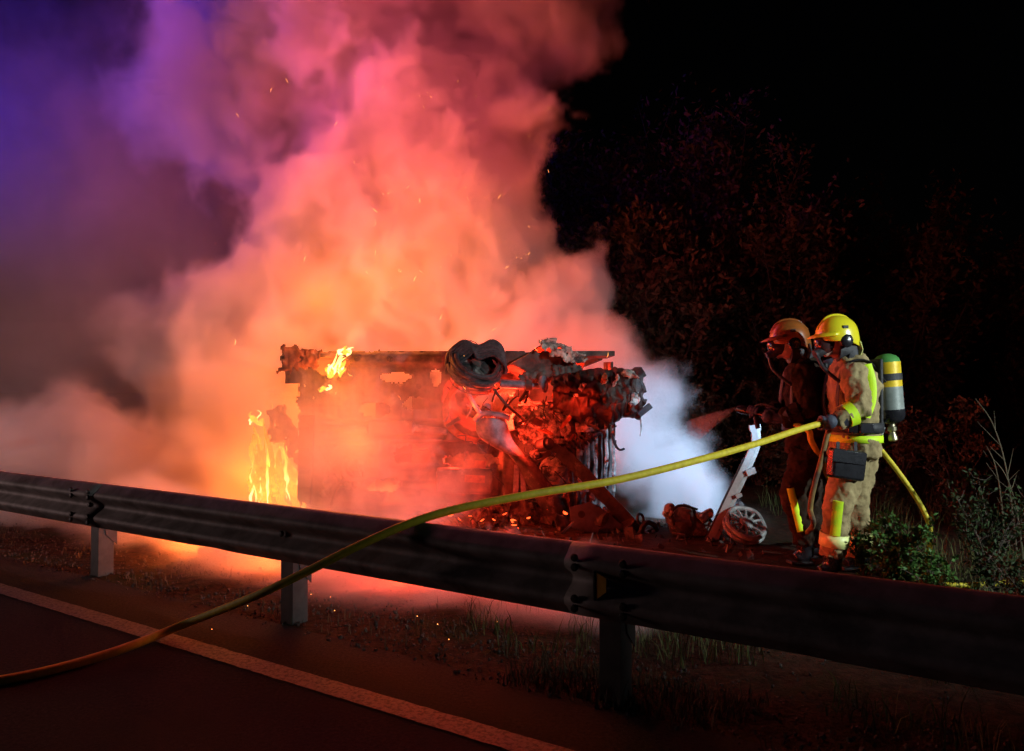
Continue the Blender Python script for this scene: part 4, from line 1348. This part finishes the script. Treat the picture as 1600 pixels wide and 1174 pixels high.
Y2 = 5.88
def S2(px, py, dy=0): return W(px, py, Y2 + dy)
J2 = dict(pelvis=S2(1262, 696), chest=S2(1262, 606), neck=S2(1254, 562), head=S2(1232, 538),
          shL=S2(1258, 586, -.17), elL=S2(1262, 640, -.22), wrL=S2(1222, 655, -.16), handL=S2(1205, 650, -.08),
          shR=S2(1250, 584, .18), elR=S2(1232, 634, .22), wrR=S2(1202, 646, .10), handR=S2(1190, 645, -.0),
          hipL=S2(1260, 716, -.09), knL=S2(1240, 772, -.11), anL=S2(1258, 846, -.08), footL=Vector((S2(1234, 860).x, Y2 - .09, 0)),
          hipR=S2(1270, 716, .09), knR=S2(1262, 776, .11), anR=S2(1284, 846, .14), footR=Vector((S2(1262, 860).x, Y2 + .14, 0)))
ndir = (S2(1175, 643, .05) - S2(1215, 652, -.10)).normalized()
J2['gripL'] = J2['gripR'] = ndir
J2['handR'] = J2['handL'] + ndir * .14
root2, fd2, sd2 = firefighter('firefighter in shade-darkened tan gear and orange helmet aiming the nozzle at the wreck', J2, (M['tan_shaded'], M['tan_shaded']), (-1, .10, 0), M['helmet_o'], detail=False)
for s in ('L', 'R'):
    hv = MB()
    pth = catmull([near(J2, 'kn' + s, 'an' + s, -.15), near(J2, 'kn' + s, 'an' + s, .3), near(J2, 'kn' + s, 'an' + s, .75)], 5)
    pth = [p + fd2 * .03 + sd2 * (.074 if s == 'L' else -.074) for p in pth]
    hv.tube(pth, [(.028, .022)] * len(pth), 10, ref=(0, -1, 0))
    hv.build('leg_stripe', M['hivis'], root2)
hv = MB(); band(hv, near(J2, 'elL', 'wrL', .30), near(J2, 'elL', 'wrL', .62), [.086, .083, .080]); hv.build('sleeve_band', M['tan_shaded'], root2)
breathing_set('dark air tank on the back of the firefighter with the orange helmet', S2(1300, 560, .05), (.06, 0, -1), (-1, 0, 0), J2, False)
nz_ = thing('hose_nozzle', 'black pistol grip hose nozzle held by the firefighter in the orange helmet', 'nozzle', tuple(J2['handL']))
a0 = J2['handL'] - ndir * .06
MB().lathe(a0, ndir, [(0, .022), (.0, .026), (.22, .026), (.24, .034), (.30, .036), (.34, .030), (.35, .012)], 18).build('barrel', M['black_gloss'], nz_)
MB().tube([a0 + ndir * .20, a0 + ndir * .17 - Vector((0, 0, .12))], [.020, .018], 10).build('grip', M['black'], nz_)
MB().tube(catmull([a0 + ndir * .22 + Vector((0, 0, .03)), a0 + ndir * .12 + Vector((0, 0, .075)), a0 + Vector((0, 0, .06))], 5), .008, 6).build('lever', M['black'], nz_)
h = MB().tube(catmull([a0 + ndir * .02, a0 - ndir * .22 + Vector((0, 0, -.04)), S2(1268, 690, -.25), S2(1290, 735, -.05), S2(1310, 800, .2), Vector((S2(1330, 850).x, Y2 + .35, HR)), Vector((S2(1400, 850).x, Y2 + .5, HR))], 7), HR, 10).build('fire_hose', M['hose'], None, origin=tuple(Vector((S2(1330, 850).x, Y2 + .35, 0))))
tag(h, 'hose running down from the nozzle behind the two firefighters', 'hose', 'fire hoses')
# thin jet of water mist from the nozzle
jet = MB()
j0, j1 = a0 + ndir * .36, a0 + ndir * .36 + (W(1085, 672, 6.6) - (a0 + ndir * .36))
jet.tube([j0 * (1 - k) + j1 * k + Vector((0, 0, .02 * k * (1 - k))) for k in (0, .15, .35, .6, .85, 1)], [.012, .022, .040, .062, .085, .10], 16)
wm = bpy.data.materials.new('water_mist'); wm.use_nodes = True
nt = wm.node_tree; nt.nodes.remove(nt.nodes['Principled BSDF'])
pv = nt.nodes.new('ShaderNodeVolumePrincipled'); pv.inputs['Color'].default_value = (.95, .97, 1, 1); pv.inputs['Density'].default_value = 1.6
nt.links.new(pv.outputs[0], nt.nodes['Material Output'].inputs['Volume'])
tag(jet.build('water_spray', wm, None, origin=tuple(j0)), 'faint jet of water mist from the nozzle into the smoke', 'water spray', kind='stuff')

# ---------------------------------------------------------------- flames and sparks
def flame(label, base, w, h, n, seed, lean=(0, 0), core=.4, group='flames on the wreck'):
    rr = random.Random(seed)
    base = Vector(base)
    root = thing('flame', label, 'flame', tuple(base), group)
    outer, inner = MB(), MB()
    for i in range(n):
        x = rr.uniform(-w, w)
        hh = h * rr.uniform(.35, 1.0) * (1 - .55 * abs(x) / w)
        p = base + Vector((x, rr.uniform(-.06, .06), rr.uniform(-.04, .25) * h))
        pts, rad = [], []
        ph, am = rr.uniform(0, 6), rr.uniform(.015, .05)
        W0 = rr.uniform(.006, .016)
        if i % 2: W0 = rr.uniform(.018, .040)
        for k in range(9):
            t = k / 8
            pts.append(p + Vector((lean[0] * t * t * hh + am * math.sin(ph + t * 5) * t, lean[1] * t + .02 * math.sin(ph * 2 + t * 4), hh * t)))
            rad.append((max(.0015, W0 * (math.sin(math.pi * min(1, (t + .12) / 1.12)) ** .8)), max(.001, .35 * W0 * (1 - t))))
        (inner if (i % 2 == 0 and rr.random() < core * 2) else outer).tube(pts, rad, 8, ref=(0, 1, 0))
    if outer.v: outer.noise(.012, 14, seed).build('outer_tongue', M['flame'], root)
    if inner.v: inner.noise(.012, 16, seed + 1).build('inner_tongue', M['flame_core'], root)


flame('tall yellow flames licking out of the open end beside the upright dark beam', U(430, 782, -.05), .22, .72, 60, 1, (-.10, 0), .3)
flame('low orange flames on the ground under the open end of the car', U(445, 806, -.15), .28, .26, 20, 2, (-.2, 0), .3)
flame('bright white yellow flame bursting from a hole near the sill', U(523, 590, -.08), .08, .24, 15, 3, (.35, 0), .8)
flame('thin curling flame above the sill at the top edge of the car', U(538, 558, -.04), .045, .16, 7, 4, (.45, 0), .6)
flame('small detached flame tongues rising left of the open end', U(400, 665, .0), .05, .16, 7, 5, (-.1, 0), .3)
flame('narrow orange flame along the torn wing panel of the car', U(400, 745, .0), .05, .55, 8, 6, (-.05, 0), .2)
flame('tiny flame on the floor pan below the bright burst', U(514, 610, -.06), .04, .06, 5, 7, (.2, 0), .4)

sp = MB()
rr = random.Random(5)
for i in range(95):
    k = rr.random()
    px = rr.gauss(640, 150) if k < .75 else rr.uniform(250, 900)
    py = rr.uniform(60, 560) if k < .6 else rr.uniform(380, 640)
    p = W(px, py, rr.uniform(6.6, 7.5))
    L_ = rr.choice((.008, .012, .02, .03, .05))
    d = Vector((rr.uniform(-.8, .8), rr.uniform(-.3, .3), rr.uniform(.2, 1.2))).normalized()
    bend = Vector((rr.uniform(-.12, .12), 0, rr.uniform(-.12, .12))) * L_
    r_ = rr.uniform(.0006, .0011)
    sp.tube([p, p + d * L_ * .5 + bend, p + d * L_], [r_ * .5, r_, r_ * .4], 5)
for i in range(14):
    p = gp(rr.uniform(330, 1050), rr.uniform(900, 1010), .012)
    sp.ellipsoid(p, (.0022, .0022, .002), None, 6, 4)
tag(sp.build('sparks', M['spark']), 'orange sparks flying up through the smoke', 'sparks', kind='stuff')


# ---------------------------------------------------------------- vegetation
def leaf_mesh(name, centres, dirs, ln, wd, mat, parent=None, origin=None, seed=0):
    """many small folded leaves as one mesh"""
    g_ = np.random.default_rng(seed)
    n = len(centres)
    c = np.asarray(centres); d = np.asarray(dirs)
    d = d / (np.linalg.norm(d, axis=1, keepdims=True) + 1e-9)
    s = np.cross(d, g_.normal(size=(n, 3))); s /= np.linalg.norm(s, axis=1, keepdims=True) + 1e-9
    L_ = (ln * g_.uniform(.6, 1.3, (n, 1))); w = (wd * g_.uniform(.6, 1.3, (n, 1)))
    v = np.stack([c, c + d * L_ * .5 + s * w * .5, c + d * L_, c + d * L_ * .5 - s * w * .5], 1).reshape(-1, 3)
    f = (np.arange(n)[:, None] * 4 + np.arange(4)[None]).astype(int)
    return mesh_obj(name, v, f, mat, parent, False, origin)


def plant(name, label, cat, base, height, spread, n_limb, n_twig, n_leaf, leaf_l, leaf_w, mat, group, seed, upright=.7, trunk=.05, bare=.15, stemname='trunk'):
    rr = random.Random(seed); g_ = np.random.default_rng(seed)
    base = Vector(base)
    root = thing(name, label, cat, tuple(base), group)
    wood = MB()
    cs, ds = [], []
    for i in range(n_limb):
        a = rr.uniform(0, 6.283); sp_ = spread * math.sqrt(rr.random())
        hh = height * rr.uniform(.6, 1.0) * (1 - .25 * sp_ / spread)
        tip = base + Vector((math.cos(a) * sp_, math.sin(a) * sp_, hh))
        b0 = base + Vector((math.cos(a), math.sin(a), 0)) * trunk * rr.uniform(0, 1.5)
        mid = b0 * .5 + tip * .5 + Vector((rr.uniform(-.2, .2), rr.uniform(-.2, .2), 0)) * height * .12 - Vector((math.cos(a), math.sin(a), 0)) * sp_ * .2
        limb = catmull([b0, mid, tip], 6)
        wood.tube(limb, [trunk * (1 - .93 * k / (len(limb) - 1)) for k in range(len(limb))], 6)
        for j in range(n_twig):
            k = rr.uniform(bare, 1.0)
            p = limb[min(int(k * 12), 11)].lerp(limb[min(int(k * 12) + 1, 12)], rr.random())
            out = Vector((rr.gauss(0, 1), rr.gauss(0, 1), rr.gauss(upright, .5))).normalized()
            tl = height * rr.uniform(.07, .20) * (1.1 - .4 * k)
            q = p + out * tl + Vector((0, 0, tl * .25 * upright))
            wood.tube([p, p * .5 + q * .5 + Vector((0, 0, -.02)), q], [trunk * .16 + .002, trunk * .1 + .0015, .001], 4)
            m_ = max(3, int(n_leaf * rr.uniform(.5, 1.4)))
            t = g_.uniform(.15, 1.08, m_)[:, None]
            pp = np.array(p)[None] * (1 - t) + np.array(q)[None] * t + g_.normal(0, tl * .16, (m_, 3))
            cs.append(pp)
            ds.append(np.array(out)[None] * .6 + g_.normal(0, .6, (m_, 3)))
    wood.build(stemname, M['bark'], root)
    leaf_mesh('crown' if stemname == 'trunk' else 'foliage', np.concatenate(cs), np.concatenate(ds), leaf_l, leaf_w, mat, root, seed=seed)
    return root


def on(px, y):
    p = W(px, 700, y)
    return (p.x, p.y, -.01)


TREES = [  # px, distance, height, spread, label
    (960, 12.6, 5.6, 1.2, 'feathery tall shrub tree beside the right edge of the smoke plume'),
    (1125, 13.2, 6.9, 1.5, 'tallest feathery tree with a rounded top behind the firefighters'),
    (1040, 11.6, 4.6, 1.2, 'mid height bushy tree in front of the tallest tree'),
    (1215, 12.4, 5.2, 1.2, 'dark bushy tree standing right behind the two helmets'),
    (900, 14.0, 6.8, 1.4, 'dim tree half hidden behind the pink smoke'),
    (1420, 13.5, 4.9, 1.3, 'barely lit tree in the dark beyond the air tank'),
    (1560, 14.5, 4.4, 1.3, 'faint tree at the dark edge of the verge'),
    (1310, 14.5, 5.4, 1.3, 'dim tree in the gap behind the yellow helmet'),
]
for i, (px, y, hh, sp_, lb) in enumerate(TREES):
    plant('tree', lb, 'tree', on(px, y), hh, sp_, 20, 30, 42, .11, .050, M['leaf'], 'trees on the slope behind the fire', 40 + i, .9, .055, .12)
SHRUBS = [
    (930, 10.6, 1.9, .7, 'low dark shrub at the foot of the trees next to the smoke'),
    (1010, 10.2, 1.7, .7, 'scrubby bush behind the crushed bumper of the car'),
    (1110, 10.4, 1.7, .7, 'scrubby bush behind the pale metal strip'),
    (1185, 10.6, 1.5, .6, 'small bush in the gap between metal strip and firefighters'),
    (1235, 9.8, 1.4, .5, 'small bush right behind the dark firefighter'),
    (1290, 9.5, 1.7, .7, 'shadowy bush behind the backs of both firefighters'),
    (1400, 8.6, 1.2, .6, 'dark scrub beyond the drooping thin hose'),
    (1500, 8.0, 1.3, .6, 'dark scrub behind the dry stalks'),
]
for i, (px, y, hh, sp_, lb) in enumerate(SHRUBS):
    plant('shrub', lb, 'bush', on(px, y), hh, sp_, 9, 14, 24, .055, .026, M['leaf'], 'scrub behind the firefighters', 70 + i, .6, .018, .05, 'stem')
plant('bush', 'leafy green bush lit at the heels of the tan firefighter', 'bush', on(1398, 5.15), .55, .22, 16, 16, 14, .034, .020, M['leaf2'], 'lit bushes on the verge', 90, .5, .009, .0, 'stem')
plant('bush', 'low green weeds spreading around the foot of the lit bush', 'bush', on(1460, 4.9), .30, .30, 14, 9, 12, .032, .018, M['leaf2'], 'lit bushes on the verge', 91, .3, .006, .0, 'stem')
plant('bush', 'small leafy weed beside the boots of the tan firefighter', 'bush', on(1350, 5.35), .42, .10, 7, 10, 10, .030, .017, M['leaf2'], 'lit bushes on the verge', 92, .6, .006, .0, 'stem')
plant('bush', 'tall shade-darkened green weeds at the outer end of the guardrail', 'bush', on(1545, 5.0), .95, .30, 12, 14, 12, .040, .014, M['leaf3'], 'lit bushes on the verge', 93, .8, .007, .05, 'stem')
plant('bush', 'straggly weeds between the lit bush and the tall dark weeds', 'bush', on(1600, 4.3), .55, .35, 12, 12, 10, .036, .015, M['leaf3'], 'lit bushes on the verge', 94, .6, .006, .05, 'stem')
# dry stalks
for i, (px, y, hh, ln_) in enumerate(((1590, 5.4, 1.25, -.28), (1570, 5.6, .9, -.12), (1600, 5.2, .85, -.2))):
    b0 = Vector(on(px, y))
    s_ = MB().tube(catmull([b0, b0 + Vector((ln_ * .25, 0, hh * .55)), b0 + Vector((ln_ * .6, 0, hh * .85)), b0 + Vector((ln_, .02, hh))], 5), [.007 - .0055 * k / 15 for k in range(16)], 6)
    for j in range(5):
        p = b0 + Vector((ln_ * .5 * (j / 5 + .3), 0, hh * (.5 + .08 * j)))
        s_.tube([p, p + Vector((rng.uniform(-.14, .10), rng.uniform(-.05, .05), rng.uniform(.08, .18)))], [.003, .001], 5)
    tag(s_.build('dry_stalk', M['dry'], None, origin=tuple(b0)), ('tallest bare dry forked stalk leaning over the tall dark weeds', 'short dry stalk rising straight between the tall dark weeds', 'bent dry stalk low beside the tallest one')[i], 'stalk', 'dry stalks')


def blades(name, n, t_rng, d_rng, h_rng, mat, seed, label, dens=None):
    g_ = np.random.default_rng(seed)
    t = g_.uniform(*t_rng, n); d = g_.uniform(*d_rng, n)
    x = P0.x + D.x * t + NRM.x * d; y = P0.y + D.y * t + NRM.y * d
    keep = np.array([mnoise.noise(Vector((a * 1.1, b * 1.1, seed))) + .35 * mnoise.noise(Vector((a * 4, b * 4, seed))) for a, b in zip(x, y)]) > (dens if dens is not None else -.05)
    keep &= ~(((y > 4.9) & (x < 2.25) & (y < 9.5)) | ((y > 5.6) & (x < 2.75) & (y < 9.5))) | (d < .5)
    x, y = x[keep], y[keep]; n = len(x)
    h_ = g_.uniform(*h_rng, n) * g_.uniform(.5, 1, n); a = g_.uniform(0, 6.283, n); w = g_.uniform(.0015, .0035, n)
    lean = g_.uniform(.1, .8, n) * h_; b = g_.uniform(0, 6.283, n)
    z0 = np.full(n, -.02)
    p0 = np.stack([x - np.cos(a) * w, y - np.sin(a) * w, z0], 1)
    p1 = np.stack([x + np.cos(a) * w, y + np.sin(a) * w, z0], 1)
    mx, my, mz = x + np.cos(b) * lean * .35, y + np.sin(b) * lean * .35, h_ * .6
    p2 = np.stack([mx + np.cos(a) * w * .7, my + np.sin(a) * w * .7, mz], 1)
    p3 = np.stack([mx - np.cos(a) * w * .7, my - np.sin(a) * w * .7, mz], 1)
    p4 = np.stack([x + np.cos(b) * lean, y + np.sin(b) * lean, h_], 1)
    v = np.stack([p0, p1, p2, p3, p4], 1).reshape(-1, 3)
    i = np.arange(n) * 5
    f = np.stack([i, i + 1, i + 2, i + 3], 1).tolist() + np.stack([i + 3, i + 2, i + 4], 1).tolist()
    o = mesh_obj(name, v, f, mat)
    return tag(o, label, 'grass', kind='stuff')


blades('grass', 16000, (-1.2, 5.0), (.25, 3.4), (.05, .20), M['grass'], 3, 'patchy green grass on the verge behind the guardrail', -.02)
blades('grass', 4200, (-.8, 3.5), (-.14, .25), (.03, .13), M['dry'], 4, 'short dry grass along the foot of the guardrail posts', .05)
blades('grass', 9000, (-1.0, 7.0), (3.2, 8.0), (.12, .45), M['grass'], 6, 'rank grass beneath the trees behind the firefighters', .0)
blades('grass', 4000, (-9.0, -1.0), (-.08, 1.6), (.02, .09), M['dry'], 8, 'scorched short grass between guardrail and burning car', .12)
# ash and burnt scraps strewn in front of the wreck
rr = random.Random(21)
db = MB()
for i in range(420):
    k = rr.random()
    p = gp(rr.uniform(480, 1210), 845, 0) if k < .0 else Vector((rr.uniform(-2.6, 2.1), rr.uniform(5.9, 7.7), 0))
    sz = rr.uniform(.01, .035) * (2.2 if rr.random() < .08 else 1)
    e = Euler((rr.uniform(0, 6), rr.uniform(0, 6), rr.uniform(0, 6))).to_matrix()
    if rr.random() < .6:
        db.box(p + Vector((0, 0, sz * .3)), (sz * 2.2, sz * 1.3, sz * .25), e)
    else:
        db.tube([p, p + e @ Vector((sz * 2, sz, .5 * sz)), p + e @ Vector((sz * 4, -sz, sz)) ], sz * .2, 5)
db.noise(.012, 25, 3)
tag(db.build('ash_debris', M['char'], smooth=False), 'burnt scraps and ash strewn on the ground in front of the wreck', 'debris', kind='stuff')
# gravel and clinker on the verge
g_ = MB()
ico = [Vector(v).normalized() for v in ((0, 0, 1), (.9, 0, .3), (.28, .85, .3), (-.72, .5, .3), (-.72, -.5, .3), (.28, -.85, .3), (0, 0, -.6))]
icf = [(0, 1, 2), (0, 2, 3), (0, 3, 4), (0, 4, 5), (0, 5, 1), (6, 2, 1), (6, 3, 2), (6, 4, 3), (6, 5, 4), (6, 1, 5)]
rr = random.Random(12)
for i in range(5200):
    t, d = rr.uniform(-9, 3), rr.choice((rr.uniform(-.16, .5), rr.uniform(-.1, 2.6)))
    s = rr.uniform(.004, .013) * (1.6 if rr.random() < .08 else 1)
    p = rp(t, d, s * .3)
    e = Euler((rr.uniform(0, 6), rr.uniform(0, 6), rr.uniform(0, 6))).to_matrix()
    g_.add([p + e @ Vector((v.x * s, v.y * s * .8, v.z * s * .6)) for v in ico], icf)
tag(g_.build('gravel', M['stone'], smooth=False), 'loose gravel and clinker strewn along the verge', 'gravel', kind='stuff')
